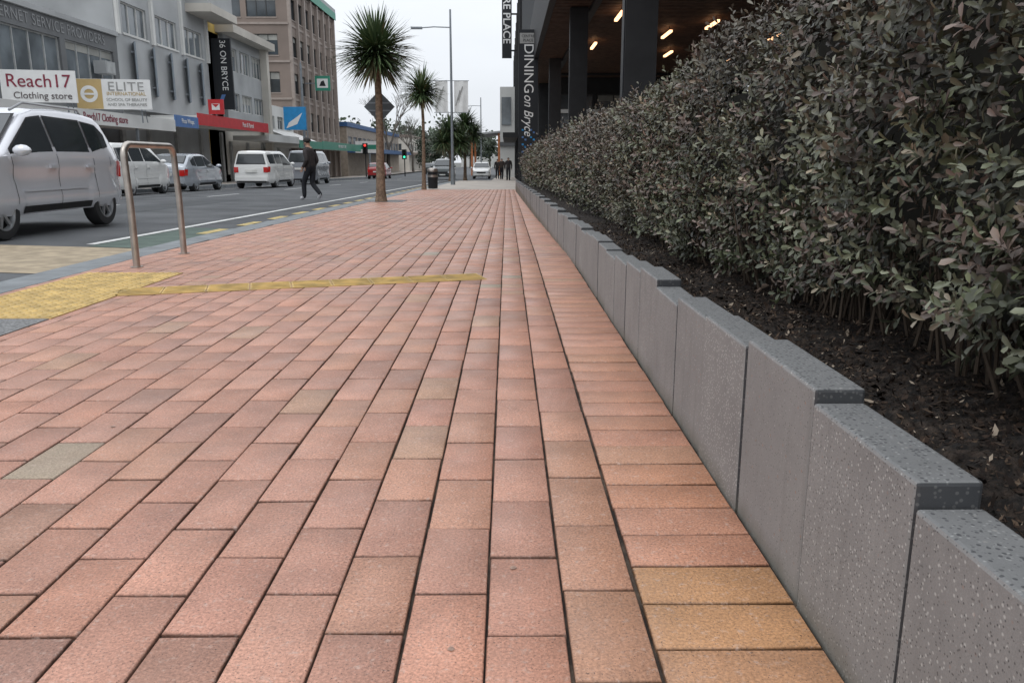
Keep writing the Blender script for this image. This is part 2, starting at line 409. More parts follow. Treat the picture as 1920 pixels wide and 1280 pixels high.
# ------------------------------------------------------------------ hedge
def xf(y,z):
    return 1.06+(xw(y)-.62)+.05*np.sin(2.3*y+1)*(y<5)+.03*np.sin(1.7*y)+.04*np.sin(6.1*y+4*z)+.035*np.sin(12.7*y-7*z+2)+.03*np.sin(21*y+17*z)-.06*np.sin((z-.4)*2.6)+ .05*np.clip(.52-z,0,.3)
def zt(y): return np.interp(y,[0,3.5,4.6,6,8,11,14,20,32],[1.57,1.54,1.46,1.36,1.36,1.36,1.33,1.24,1.05])+.022*np.sin(3.7*y)+.022*np.sin(9.1*y+1)+.018*np.sin(17*y)
def leaves(P,D,Nn,L,W,Cc,curl=.25):
    D=D/np.linalg.norm(D,axis=1,keepdims=True)
    S=np.cross(D,Nn); S/=np.linalg.norm(S,axis=1,keepdims=True)+1e-9; Nn=np.cross(S,D)
    L=L[:,None];W=W[:,None]
    v=[P, P+D*L*.4+S*W*.42, P+D*L*.4-S*W*.42, P+D*L*.78+S*W*.5-Nn*L*curl*.4, P+D*L*.78-S*W*.5-Nn*L*curl*.4, P+D*L-Nn*L*curl, P+D*L*.6-Nn*L*curl*.22-Nn*W*.18]
    V=np.stack(v,1).reshape(-1,3); n_=len(P); b=(np.arange(n_)*7)[:,None]
    T=(b[:,:,None]+np.array([(0,2,6),(0,6,1),(1,6,3),(6,2,4),(3,6,5),(6,4,5)])[None]).reshape(-1,3)
    return V,T,np.repeat(Cc,7,0)
def hedge(y0,y1,dens,sc_,seed):
    g=np.random.default_rng(seed)
    H=1.15
    nf=int((y1-y0)*H*dens); nt=int((y1-y0)*.7*dens*.35)
    y=g.uniform(y0,y1,nf+nt)
    zz=np.empty(nf+nt); x=np.empty(nf+nt); nn=np.empty((nf+nt,3))
    v=g.random(nf); top=zt(y[:nf]); zlo=wt(y[:nf])+.01+.06*(y[:nf]<2.6)
    zz[:nf]=zlo+(top-zlo)*v; dep=g.random(nf)**1.7*.16
    rnd=np.clip((v-.85)/.15,0,1)
    x[:nf]=xf(y[:nf],zz[:nf])+rnd**2*.09+dep
    nn[:nf]=np.stack([-1+rnd*.5,np.zeros(nf),.15+rnd*.8],1)
    x[nf:]=xf(y[nf:],top.mean())+.05+g.random(nt)*.9; zz[nf:]=zt(y[nf:])-g.random(nt)*.08
    nn[nf:]=np.array([0,0,1.]); dep=np.concatenate([dep,np.full(nt,.03)])
    n_=nf+nt; P0=np.stack([x,y,zz],1)
    D=nn+g.normal(0,.5,(n_,3))+np.array([0,-.05,.42]); D/=np.linalg.norm(D,axis=1,keepdims=True)
    SL=g.uniform(.05,.13,n_)*sc_; longs=g.random(n_)<.06; SL=np.where(longs,SL*1.7,SL)
    k=9 if sc_<1.5 else 6
    A1=np.cross(D,g.normal(0,1,(n_,3))); A1/=np.linalg.norm(A1,axis=1,keepdims=True); A2=np.cross(D,A1)
    kinds=np.array([(.10,.12,.062),(.06,.072,.040),(.155,.168,.11),(.155,.118,.095),(.19,.14,.118),(.27,.225,.155)])
    patch=.5+.5*np.sin(y*1.9+zz*2.7)*np.sin(zz*5+y*.7+1)
    kc=g.choice(6,n_,p=[.27,.24,.20,.14,.10,.05]); base=kinds[kc]
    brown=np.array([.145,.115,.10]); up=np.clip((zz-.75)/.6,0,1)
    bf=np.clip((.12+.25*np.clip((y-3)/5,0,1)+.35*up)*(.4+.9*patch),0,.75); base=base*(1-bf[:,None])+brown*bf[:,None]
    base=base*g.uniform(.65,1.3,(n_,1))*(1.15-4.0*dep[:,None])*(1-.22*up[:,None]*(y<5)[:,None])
    Ps=[];Ds=[];Ns=[];Ls=[];Ws=[];Cs=[]
    for i in range(k):
        f=(i+.5)/k; th=i*2.4+g.random(n_)*.6
        rad=A1*np.cos(th)[:,None]+A2*np.sin(th)[:,None]
        tipf=f**1.5
        d=rad*(1.0-.55*tipf)+D*(.35+.8*tipf)+g.normal(0,.15,(n_,3))
        Ps.append(P0+D*(SL*f)[:,None]); Ds.append(d); Ns.append(D-rad*.5+g.normal(0,.25,(n_,3)))
        l_=g.uniform(.024,.046,n_)*sc_*(1-.25*tipf); Ls.append(l_); Ws.append(l_*g.uniform(.34,.52,n_))
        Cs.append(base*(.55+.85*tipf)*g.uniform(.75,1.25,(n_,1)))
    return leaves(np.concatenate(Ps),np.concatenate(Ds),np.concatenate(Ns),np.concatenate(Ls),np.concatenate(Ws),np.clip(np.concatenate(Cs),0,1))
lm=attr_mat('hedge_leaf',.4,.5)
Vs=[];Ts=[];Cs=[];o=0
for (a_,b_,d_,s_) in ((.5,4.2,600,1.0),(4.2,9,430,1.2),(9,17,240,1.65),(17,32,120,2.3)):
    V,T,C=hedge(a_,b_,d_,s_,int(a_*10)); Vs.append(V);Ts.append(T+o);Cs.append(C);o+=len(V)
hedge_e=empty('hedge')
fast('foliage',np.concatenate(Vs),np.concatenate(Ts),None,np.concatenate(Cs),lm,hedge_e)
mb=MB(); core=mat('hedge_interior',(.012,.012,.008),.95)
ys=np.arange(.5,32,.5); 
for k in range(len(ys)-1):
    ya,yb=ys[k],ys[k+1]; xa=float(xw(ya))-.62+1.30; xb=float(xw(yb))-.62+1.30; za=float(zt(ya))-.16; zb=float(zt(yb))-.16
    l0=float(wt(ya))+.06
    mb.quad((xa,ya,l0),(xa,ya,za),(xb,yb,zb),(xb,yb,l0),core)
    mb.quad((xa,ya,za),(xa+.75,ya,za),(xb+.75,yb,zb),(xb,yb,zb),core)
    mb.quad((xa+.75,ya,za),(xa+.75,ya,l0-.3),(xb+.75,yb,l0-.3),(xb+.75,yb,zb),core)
tw=mat('hedge_twig',(.07,.05,.035),.9)
for k in range(420):
    y=random.uniform(.6,9); x=float(xw(y))-.62+random.uniform(1.08,1.3); z=float(wt(y))-.04
    p=[(x,y,z)]
    for s in range(3): p.append((p[-1][0]+random.uniform(-.06,.03),p[-1][1]+random.uniform(-.05,.05),p[-1][2]+random.uniform(.08,.16)))
    mb.tube(p,[.006,.005,.004,.002],tw,5)
mb.make('stems',hedge_e)

# ------------------------------------------------------------------ bicycle rail
be=empty('bike_rack',(-3.29,7.6,0)); mb=MB()
pts=[(0,-.53,-.02),(0,-.53,.55)]; rr=.11
pts.append((-.015,-.53,1.06-rr))
for i in range(1,7):
    t=R(15*i); pts.append((-.015,-.53+rr-rr*math.cos(t),1.06-rr+rr*math.sin(t)))
for i in range(0,7):
    t=R(90-15*i); pts.append((-.015,.53-rr+rr*math.cos(t),1.06-rr+rr*math.sin(t)))
pts+=[(0,.53,.55),(0,.53,-.02)]
mb.tube(pts,.03,M['steel'],16)
for y in (-.53,.53): mb.cyl((0,y,0),(0,y,.006),.055,.055,M['steel'],20)
mb.make('bent_tube',be,smooth=True)

# ------------------------------------------------------------------ cabbage palms
pm=attr_mat('palm_leaf',.4,.5)
bark=mat('palm_bark',(.15,.10,.07),.9,c2=(.27,.19,.13),scale=14,bump=.8,bscale=40)
def palm(name,x,y,h,r,tr,nl=420,wl=.035,mult=None,seed=1):
    g=np.random.default_rng(seed); z0=float(gz(y)); e=empty(name,(x,y,z0))
    mb=MB(); 
    heads=mult or [(0,0,h)]
    mb.tube([(0,0,-.05),(0,0,.1),(.0,.0,.3),(.015,.01,h*.35),(.03,0,h*.7),(0,0,h-.1)],[tr*1.5,tr*1.25,tr*1.05,tr*.85,tr*.75,tr*.7],bark,14)
    for hd in heads[1:]: mb.tube([(0,0,h*.55),(hd[0]*.6,hd[1]*.6,h*.75),hd],[tr*.6,tr*.5,tr*.4],bark,8)
    mb.make('trunk',e,smooth=True)
    Vs=[];Fs=[];Cs=[];o=0
    for hx,hy,hz in heads:
        th=g.uniform(0,6.283,nl); u=g.uniform(-.72,1,nl); el=np.arcsin(u)
        d=np.stack([np.cos(el)*np.cos(th),np.cos(el)*np.sin(th),np.sin(el)],1)
        L=r*g.uniform(.62,1.08,nl)*(1-.18*(u<-.3)); W=wl*g.uniform(.8,1.25,nl)
        s=np.stack([-np.sin(th),np.cos(th),np.zeros(nl)],1)
        droop=g.uniform(.02,.36,nl)*np.cos(el)
        P=np.array([hx,hy,hz])+d*.04+np.stack([np.zeros(nl)]*2+[g.uniform(-.16,.14,nl)],1)
        ks=[0,.2,.5,.8,1]; wd=[.6,1,1,.55,.03]
        ring_=[]
        for k,wk in zip(ks,wd):
            c=P+d*(L*k)[:,None]; c[:,2]-=droop*L*(k**2.4)
            ring_+= [c+s*(W*wk*.5)[:,None], c-np.array([0,0,1])*(W*wk*.18)[:,None], c-s*(W*wk*.5)[:,None]]
        V=np.stack(ring_,1).reshape(-1,3); b=(np.arange(nl)*15)[:,None]
        q=[]
        for k in range(4):
            q+=[(k*3,k*3+1,k*3+4,k*3+3),(k*3+1,k*3+2,k*3+5,k*3+4)]
        F=(b[:,:,None]+np.array(q)[None]).reshape(-1,4)
        cg=np.array([(.07,.11,.05),(.11,.16,.07),(.05,.08,.035),(.17,.21,.11),(.17,.14,.07)])[g.choice(5,nl,p=[.33,.27,.2,.15,.05])]
        cg=np.where((u<-.6)[:,None],np.array([.13,.11,.06]),cg)
        Vs.append(V);Fs.append(F+o);o+=len(V);Cs.append(np.repeat(cg,15,0))
    fast('crown',np.concatenate(Vs),None,np.concatenate(Fs),np.concatenate(Cs),pm,e)
    return e
palm('cabbage_palm',-3.33,21.4,3.72,1.25,.12,760,.055,seed=3)
palm('cabbage_palm.001',-3.5,34.2,3.95,1.15,.085,480,.06,seed=4)
palm('cabbage_palm.002',-4.3,62,3.4,1.5,.13,340,.09,[(0,0,3.7),(.7,.3,2.9),(-.5,-.3,2.8)],seed=5)
palm('cabbage_palm.003',-3.4,66,4.3,1.6,.13,340,.09,[(0,0,4.4),(.6,.3,3.6),(-.7,0,2.6)],seed=6)
mb=MB(); z=float(gz(21.6)); 
mb.box(-3.85,-2.75,21.0,22.3,z-.02,z+.005,M['greyagg']); mb.make('tree_surround',pav)

# ------------------------------------------------------------------ cars
def paint(name,c,metal=.3): return mat(name,c,.22,metal=metal,var=.03,scale=1.5,coat=.8)
def car(name,loc,rot,L,W,prof,belt,wr,ax,pm_,wins,rear,front,zb=.26,tumble=.3,nsp=6,rails=False,seams=(),back_lights='std',mirror=.95,clad=False):
    e=empty(name,loc,rot)
    px=[p[0] for p in prof]; pz=[p[1] for p in prof]
    flat=L*.30
    def plan(x): return 1-.15*max(0,(abs(x)-flat)/(L/2-flat))**2.4
    def hwf(x,z):
        b=W/2*plan(x)
        if z<zb+.22: b*=.93+.07*math.sin(min(1,max(0,(z-zb)/.22))*math.pi/2)
        elif z>belt-.12: b-= .10*max(0,min(z,belt)-(belt-.12))
        else:
            # sculpted flank: shoulder crease then a slight hollow in the doors
            t=(z-zb-.22)/max(.01,belt-.12-zb-.22); b-=.022*math.sin(math.pi*min(1,max(0,t)))
        if z>belt: b-=.012+tumble*(z-belt)
        # flared arches
        for a_ in ax:
            d=math.hypot(x-a_,z-wr); 
            if z<belt-.05 and d<wr+.16: b+=.022*min(1,(wr+.16-d)/.06)
        return b
    xs=sorted(set(list(np.round(np.linspace(-L/2,L/2,90),3))+[round(p,3) for p in px]))
    rings=[]
    for x in xs:
        t=float(np.interp(x,px,pz)); e_=max(0,(abs(x)-L/2+.25)/.25); z0=zb+.12*e_**2
        zs=[z0,z0+.06,z0+.14,z0+.22]
        bl=min(belt,t-.07); z3=z0+.22; top_=max(z3+.04,bl-.12)
        zs+=[z3+(top_-z3)*k_ for k_ in (.2,.4,.6,.8,1)]+[top_+.02+max(0,bl-top_-.02)]
        tt=max(t-.06,zs[-1]+.001); zs+=[zs[-1]+(tt-zs[-1])*k for k in (.33,.66,1)]
        rg=[(0,z0)]+[(hwf(x,z),z) for z in zs]
        h=rg[-1][0]; T=max(t,zs[-1]+.01)
        rg+=[(h-.02,T-.025),(h-.06,T-.005),(h*.7,T+.012),(h*.35,T+.022),(0,T+.025)]
        rings.append([(x,a,b) for a,b in rg])
    m=len(rings[0]); vs=[];fs=[]
    for rg in rings:
        vs+=rg+[(x,-a,b) for x,a,b in rg[-2:0:-1]]
    k=2*m-2
    for i in range(len(xs)-1):
        for j in range(k):
            j2=(j+1)%k; fs.append((i*k+j,i*k+j2,(i+1)*k+j2,(i+1)*k+j))
    fs.append(tuple(range(k-1,-1,-1))); fs.append(tuple(range((len(xs)-1)*k,len(xs)*k)))
    mb=MB(); mb.add(vs,fs,pm_); mb.mi(M['dark'])
    body=mb.make('body',e)
    bmx=bmesh.new(); bmx.from_mesh(body.data); bmesh.ops.recalc_face_normals(bmx,faces=bmx.faces); bmx.to_mesh(body.data); bmx.free()
    cut=MB(); cut.mi(pm_); cut.mi(M['dark'])
    for x in ax:
        for s in (1,-1): cut.cyl((x,s*(W/2-.30),wr),(x,s*(W/2+.3),wr),wr+.05,wr+.05,M['dark'],36)
    co=cut.make('cut'); 
    bo=body.modifiers.new('b','BOOLEAN'); bo.object=co; bo.operation='DIFFERENCE'; bo.solver='EXACT'
    dg=bpy.context.evaluated_depsgraph_get(); nm=bpy.data.meshes.new_from_object(body.evaluated_get(dg)); body.modifiers.clear(); body.data=nm
    bpy.data.objects.remove(co)
    nm.shade_smooth()
    try: nm.set_sharp_from_angle(angle=R(38))
    except Exception: pass
    mb=MB()
    for x in ax:
        for s in (1,-1):
            Mx=Matrix.Translation((x,s*(W/2-.22),wr))@Matrix.Rotation(R(-90*s),4,'X')
            r=wr; mb.lathe([(0,.0),(r*.6,.0),(r*.93,.0),(r,.03),(r,.17),(r*.95,.205),(r*.72,.215),(r*.64,.20),(r*.62,.07)],M['black'],36,Mx)
            mb.lathe([(r*.63,.07),(0,.06)],M['dark'],24,Mx)
            mb.lathe([(r*.655,.19),(r*.655,.214),(r*.61,.214),(r*.58,.15)],M['rim'],36,Mx)
            mb.lathe([(r*.15,.12),(r*.14,.19),(r*.09,.195),(0,.195)],M['rim'],16,Mx)
            for i in range(nsp):
                Ms=Mx@Matrix.Rotation(2*math.pi*i/nsp+.2,4,'Z')
                mb.box(r*.1,r*.62,-r*.062,r*.062,.155,.19,M['rim'],Ms)
    mb.make('wheels',e,smooth=True)
    mb=MB()
    def panel(xsl,bot,topl,m_,off,sides=(1,-1)):
        n_=10
        for s in sides:
            X=np.linspace(xsl[0],xsl[1],n_)
            g=[[ (x,s*(hwf(x,zz)+off),zz) for zz in np.linspace(float(np.interp(x,*zip(*bot))),float(np.interp(x,*zip(*topl))),4)] for x in X]
            for i in range(n_-1):
                for j in range(3):
                    q=[g[i][j],g[i+1][j],g[i+1][j+1],g[i][j+1]]
                    if s>0: q=q[::-1]
                    mb.quad(*q,m_)
    for (x0,x1,bot,topl) in wins:
        panel((x0,x1),bot,topl,M['glass'],.008)
        ex=[(a-.03 if a==bot[0][0] else a+.03 if a==bot[-1][0] else a,z-.02) for a,z in bot]
        ey=[(a-.03 if a==topl[0][0] else a+.03 if a==topl[-1][0] else a,z+.02) for a,z in topl]
        panel((x0-.022,x1+.022),ex,ey,M['black'],.004)
    for x,z0,z1 in seams:
        for q0,q1 in zip(np.linspace(z0,z1,7)[:-1],np.linspace(z0,z1,7)[1:]):
            panel((x-.005,x+.005),[(x-.01,q0),(x+.01,q0)],[(x-.01,q1),(x+.01,q1)],M['dark'],.004)
    panel((ax[0]+wr+.08,ax[1]-wr-.08),[(-9,zb+.02),(9,zb+.02)],[(-9,zb+.11),(9,zb+.11)],M['black'],.005)
    panel((ax[0]+wr+.14,ax[1]-wr-.14),[(-9,.60),(9,.60)],[(-9,.64),(9,.64)],M['rim'] if clad else pm_,.014)
    for seg,sg in ((rear,-1),(front,1)):
        (xa,za),(xb,zb_)=seg
        n0=Vector((zb_-za,0,-(xb-xa))).normalized()
        if sg>0: n0=Vector((abs(n0.x),0,abs(n0.z)))
        else: n0=Vector((-abs(n0.x),0,abs(n0.z)))
        for off,gm,sh in ((.028,M['black'],0),(.033,M['glass'],.03)):
            ha=hwf(xa,za)-.07-sh; hb=hwf(xb,zb_)-.07-sh; d=Vector((xb-xa,0,zb_-za)).normalized()*sh
            P=[Vector((xa,ha,za))+d,Vector((xa,-ha,za))+d,Vector((xb,-hb,zb_))-d,Vector((xb,hb,zb_))-d]
            P=[p+n0*off for p in P]
            if sg>0: P=P[::-1]
            mb.poly(P,gm)
    zr=belt-.12; xr=-L/2
    hr=hwf(xr,zr)
    for s in (1,-1):
        panel((xr+.02,xr+.20),[(-9,zr-.20),(9,zr-.16)],[(-9,zr+.06),(9,zr+.06)],M['tail'],.012,(s,))
        mb.box(xr-.025,xr+.02,min(s*(hr-.2),s*(hr-.0)),max(s*(hr-.2),s*(hr-.0)),zr-.2,zr+.04,M['tail'])
        if back_lights=='tall': mb.box(xr+.03,xr+.09,min(s*(hr-.14),s*(hr-.04)),max(s*(hr-.14),s*(hr-.04)),zr+.0,zr+.36,M['tail'])
        mb.box(L/2-.2,L/2+.02,min(s*(hwf(L/2,.6)-.3),s*(hwf(L/2,.6)+.0)),max(s*(hwf(L/2,.6)-.3),s*(hwf(L/2,.6)+.0)),.6,.76,M['head'])
    mb.box(xr-.05,xr+.1,-hr+.04,hr-.04,.36,.55,pm_); mb.box(xr-.052,xr,-hr+.1,hr-.1,.3,.37,M['black'])
    mb.box(xr-.062,xr-.04,-.26,.26,zr-.2,zr-.08,M['plate'])
    mb.box(L/2-.02,L/2+.05,-hr+.05,hr-.05,.36,.52,pm_); mb.box(L/2-.02,L/2+.03,-.45,.45,.56,.72,M['black']); mb.box(L/2+.05,L/2+.062,-.26,.26,.4,.51,M['plate'])
    for s in (1,-1):
        x=mirror; y=s*(hwf(x,belt)+.12)
        Ms=Matrix.Translation((x,y,belt+.07))@Matrix.Diagonal((.075,.12,.075,1))
        mb.lathe([(0,-1),(.55,-.83),(.9,-.4),(1,0),(.9,.4),(.55,.83),(0,1)],pm_,14,Ms)
        for sm in seams[1:3]:
            yy=s*(hwf(sm[0],belt-.1)+.004); mb.box(sm[0]+.06,sm[0]+.26,min(yy,yy+s*.03),max(yy,yy+s*.03),belt-.16,belt-.125,pm_)
        if rails:
            zz=float(np.interp(0,px,pz)); h=hwf(0,zz)-.04
            mb.tube([(-1.3,s*h,zz-.02),(-1.2,s*h,zz+.06),(.2,s*h,zz+.07),(.5,s*h,zz-.04)],.018,M['rim'],8)
    mb.make('trim_and_glass',e,smooth=True,ang=30)
    return e
silver=paint('car_paint_silver',(.70,.71,.75),.25); silver2=paint('car_paint_blue_silver',(.42,.45,.49)); whitep=paint('car_paint_white',(.76,.76,.74),0); grey=paint('car_paint_grey',(.33,.35,.38)); redp=paint('car_paint_red',(.35,.02,.02),0); darkp=paint('car_paint_dark',(.03,.04,.04))
suvp=[(-2.16,.95),(-2.12,1.08),(-2.04,1.2),(-1.90,1.42),(-1.76,1.60),(-1.6,1.67),(-1.2,1.71),(-.6,1.73),(.0,1.70),(.35,1.62),(1.12,1.13),(1.35,1.08),(1.85,1.0),(2.08,.88),(2.16,.66)]
suvw=[(-1.72,-1.12,[(-1.72,1.24),(-1.12,1.13)],[(-1.72,1.38),(-1.52,1.53),(-1.12,1.57)]),
      (-1.04,-.12,[(-1.04,1.11),(-.12,1.10)],[(-1.04,1.58),(-.12,1.60)]),
      (-.04,.96,[(-.04,1.10),(.96,1.09)],[(-.04,1.60),(.28,1.56),(.96,1.13)])]
def sc_prof(p,sx_,sz_): return [(a*sx_,b_*sz_) for a,b_ in p]
def sc_w(ws,sx_,sz_): return [(a*sx_,b_*sx_,sc_prof(c_,sx_,sz_),sc_prof(d_,sx_,sz_)) for a,b_,c_,d_ in ws]
zc=rz(-7.3,12)
car('suv',(-7.28,11.55,zc),R(-90),4.32,1.83,suvp,1.06,.355,(-1.33,1.30),silver,suvw,((-2.06,1.2),(-1.80,1.57)),((1.08,1.16),(.38,1.6)),zb=.3,rails=True,nsp=6,
    seams=[(-1.62,.9,1.15),(-1.08,.45,1.6),(-.08,.38,1.6),(1.0,.45,1.08)],clad=False)
vanp=[(-2.2,1.0),(-2.17,1.15),(-2.08,1.68),(-1.9,1.76),(.3,1.78),(.75,1.66),(1.4,1.15),(1.95,1.02),(2.15,.85),(2.2,.6)]
vanw=[(-1.95,-1.2,[(-1.95,1.16),(-1.2,1.14)],[(-1.95,1.58),(-1.2,1.62)]),(-1.1,-.2,[(-1.1,1.13),(-.2,1.12)],[(-1.1,1.62),(-.2,1.63)]),(-.1,1.2,[(-.1,1.12),(1.2,1.12)],[(-.1,1.63),(.45,1.58),(1.2,1.16)])]
def vehicle(name,x,y,rot,kind,pmat,sx_=1,sz_=1,W=1.78,**kw):
    p,ws,be_,re_,fr_=kind
    z=rz(x,y) if x>-15 and x<-4 else float(gz(y))-.1
    return car(name,(x,y,z),R(rot),p[-1][0]*2*sx_,W,sc_prof(p,sx_,sz_),be_*sz_,.32,(-1.33*sx_,1.35*sx_),pmat,sc_w(ws,sx_,sz_),tuple(sc_prof(re_,sx_,sz_)),tuple(sc_prof(fr_,sx_,sz_)),
        seams=[(-1.5*sx_,.8,1.0),(-1.08*sx_,.42,1.1*sz_),(-.1*sx_,.38,1.1*sz_)],mirror=1.1*sx_,**kw)
van=(vanp,vanw,1.10,((-2.16,1.15),(-2.09,1.62)),((1.36,1.18),(.78,1.62)))
hatchp=[(-2.16,.85),(-2.1,1.0),(-1.95,1.1),(-1.5,1.4),(-1.2,1.46),(-.2,1.48),(.2,1.42),(1.0,1.0),(1.7,.9),(2.05,.78),(2.16,.6)]
hatchw=[(-1.5,-1.1,[(-1.5,1.02),(-1.1,1.0)],[(-1.5,1.2),(-1.1,1.34)]),(-1.02,-.12,[(-1.02,.98),(-.12,.96)],[(-1.02,1.36),(-.12,1.38)]),(-.04,.88,[(-.04,.96),(.88,.95)],[(-.04,1.38),(.15,1.35),(.88,.99)])]
hatch=(hatchp,hatchw,.94,((-1.95,1.09),(-1.52,1.38)),((.97,1.02),(.23,1.4)))
boxp=[(-2.35,1.0),(-2.33,1.3),(-2.25,1.9),(-2.1,1.96),(1.2,1.97),(1.55,1.85),(2.1,1.2),(2.3,1.0),(2.35,.6)]
boxw=[(-2.1,-1.0,[(-2.1,1.25),(-1.0,1.25)],[(-2.1,1.78),(-1.0,1.8)]),(-.9,.5,[(-.9,1.25),(.5,1.25)],[(-.9,1.8),(.5,1.8)]),(.65,1.85,[(.65,1.25),(1.85,1.25)],[(.65,1.8),(1.4,1.76),(1.85,1.3)])]
boxv=(boxp,boxw,1.2,((-2.32,1.3),(-2.26,1.83)),((2.06,1.24),(1.58,1.8)))
vehicle('minivan',-13.75,29.3,90,van,whitep,.98,1.02,W=1.75,back_lights='tall')
vehicle('hatchback',-13.7,34.9,90,hatch,silver2,1.0,1.05)
vehicle('station_wagon',-11.95,40.4,90,van,whitep,1.05,.98,W=1.85)
vehicle('passenger_van',-12.2,50.3,90,boxv,grey,1.0,1.0,W=1.75)
vehicle('hatchback.001',-12.2,78,90,hatch,redp)
vehicle('suv.001',-5.7,74,-90,(suvp,suvw,1.06,((-2.06,1.2),(-1.80,1.57)),((1.08,1.16),(.38,1.6))),darkp,1.0,1.05,W=1.85)
vehicle('hatchback.002',-2.6,84,-90,hatch,whitep,1.0,1.1)
vehicle('hatchback.003',-10.5,112,90,hatch,darkp)

# ------------------------------------------------------------------ people
def person(name,loc,rot,J,cols,H=1.0,cap=None):
    e=empty(name,loc,rot); e.scale=(H,H,H)
    V=[];Rr=[]
    def v(p,r): V.append(p);Rr.append(r);return len(V)-1
    pel=v(J['pelvis'],(.16,.13)); wa=v(J['waist'],(.165,.135)); ch=v(J['chest'],(.20,.14)); nb=v(J['neckb'],(.12,.10)); nk=v(J['neck'],(.055,.055))
    hd=v(J['head'],(.085,.098)); ht=v(J['headtop'],(.06,.075))
    E=[(pel,wa,0),(wa,ch,0),(ch,nb,0),(nb,nk,3),(nk,hd,3),(hd,ht,4)]
    for s in 'lr':
        hp=v(J['hip'+s],(.105,.105)); kn=v(J['knee'+s],(.078,.078)); an=v(J['ank'+s],(.062,.065)); to=v(J['toe'+s],(.048,.04))
        E+=[(pel,hp,1),(hp,kn,1),(kn,an,1),(an,to,2)]
        sh=v(J['sho'+s],(.08,.08)); el=v(J['elb'+s],(.062,.062)); wr_=v(J['wri'+s],(.045,.045)); pa=v(J['palm'+s],(.03,.022))
        E+=[(nb,sh,0),(sh,el,0),(el,wr_,0),(wr_,pa,3)]
    me=bpy.data.meshes.new('body'); me.from_pydata(V,[(a,b_) for a,b_,_ in E],[])
    o=new_obj('body',me,e); sk=o.modifiers.new('s','SKIN'); sk.use_smooth_shade=True
    for i,r in enumerate(Rr): me.skin_vertices[0].data[i].radius=r; me.skin_vertices[0].data[i].use_root=(i==0)
    su=o.modifiers.new('u','SUBSURF'); su.levels=2; su.render_levels=2
    dg=bpy.context.evaluated_depsgraph_get(); nm=bpy.data.meshes.new_from_object(o.evaluated_get(dg)); o.modifiers.clear(); o.data=nm
    for c in cols: nm.materials.append(c)
    Va=[Vector(p) for p in V]
    for p in nm.polygons:
        c=p.center; best=9;bi=0
        for a,b_,k in E:
            A=Va[a];D_=Va[b_]-A; t=max(0,min(1,(c-A).dot(D_)/max(1e-9,D_.length_squared))); d=(c-A-D_*t).length
            if d<best: best=d;bi=k
        p.material_index=bi
    nm.shade_smooth()
    mb=MB(); hp_=Vector(J['head'])
    f=Vector((1,0,0))
    mb.cyl(hp_+f*.085+Vector((0,0,.01)),hp_+f*.118+Vector((0,0,-.025)),.008,.017,cols[3],8)
    for s in (1,-1):
        mb.lathe([(0,-.012),(.009,-.006),(.012,0),(.009,.006),(0,.012)],M['black'],8,Matrix.Translation(hp_+Vector((.083,s*.034,.012))))
        mb.cyl(hp_+Vector((.0,s*.08,0)),hp_+Vector((-.01,s*.1,.005)),.026,.02,cols[3],8)
    mb.box(hp_.x+.085,hp_.x+.093,hp_.y-.022,hp_.y+.022,hp_.z-.055,hp_.z-.047,M['letterred'])
    if cap:
        mb.lathe([(.112,-.0),(.114,.03),(.1,.075),(.06,.11),(0,.12)],cap,20,Matrix.Translation(hp_+Vector((-.005,0,.04))))
        mb.box(hp_.x+.07,hp_.x+.17,hp_.y-.07,hp_.y+.07,hp_.z+.045,hp_.z+.055,cap)
    for s in 'lr':
        pa=Vector(J['palm'+s]); wr_=Vector(J['wri'+s]); d=(pa-wr_).normalized(); sd=Vector((1,0,0)); sd=(sd-d*sd.dot(d)).normalized(); cu=d.cross(sd)*(1 if s=='l' else -1)
        for i,ll in enumerate((.07,.08,.074,.058)):
            b0=pa+sd*(.028-.019*i)+d*.01; b1=b0+d*ll*.5-cu*.01; b2=b1+d*ll*.4-cu*.03
            mb.tube([b0,b1,b2],[.009,.008,.006],cols[3],6)
        b0=wr_+d*.02+sd*.025; mb.tube([b0,b0+sd*.025+d*.025,b0+sd*.03+d*.055],[.011,.009,.007],cols[3],6)
    mb.make('face_and_hands',e,smooth=True)
    return e
skin=mat('skin',(.38,.23,.16),.6,var=.05); hair=mat('hair',(.015,.012,.01),.7); jack=mat('jacket_dark',(.03,.024,.024),.8,var=.3,scale=14,bump=.5,bscale=25); trs=mat('trousers_dark',(.014,.015,.02),.85,var=.2); shoew=mat('shoes_white',(.55,.55,.57),.6)
brownj=mat('jacket_brown',(.05,.035,.03),.8)
walk=dict(pelvis=(0,0,.93),waist=(.01,0,1.08),chest=(.03,0,1.30),neckb=(.03,0,1.45),neck=(.05,0,1.53),head=(.08,0,1.63),headtop=(.07,0,1.71),
 hipl=(.02,.09,.88),kneel=(.20,.09,.50),ankl=(.20,.09,.09),toel=(.36,.10,.045),
 hipr=(-.01,-.09,.88),kneer=(.04,-.09,.48),ankr=(-.25,-.09,.16),toer=(-.14,-.10,.045),
 shol=(.02,.19,1.40),elbl=(-.08,.25,1.14),wril=(.08,.24,.95),palml=(.12,.23,.88),
 shor=(.02,-.19,1.40),elbr=(-.06,-.25,1.13),wrir=(.10,-.24,.94),palmr=(.14,-.23,.87))
stand=dict(walk); stand.update(kneel=(.06,.09,.49),ankl=(.10,.09,.08),toel=(.24,.1,.04),kneer=(.0,-.09,.48),ankr=(-.12,-.09,.10),toer=(.0,-.1,.04),elbl=(-.02,.25,1.13),wril=(.04,.25,.88),palml=(.06,.25,.81),elbr=(-.02,-.25,1.13),wrir=(.06,-.25,.88),palmr=(.08,-.25,.81))
person('pedestrian',(-5.85,24.3,rz(-5.85,24.3)),R(155),walk,[jack,trs,shoew,skin,hair],1.02,cap=hair)
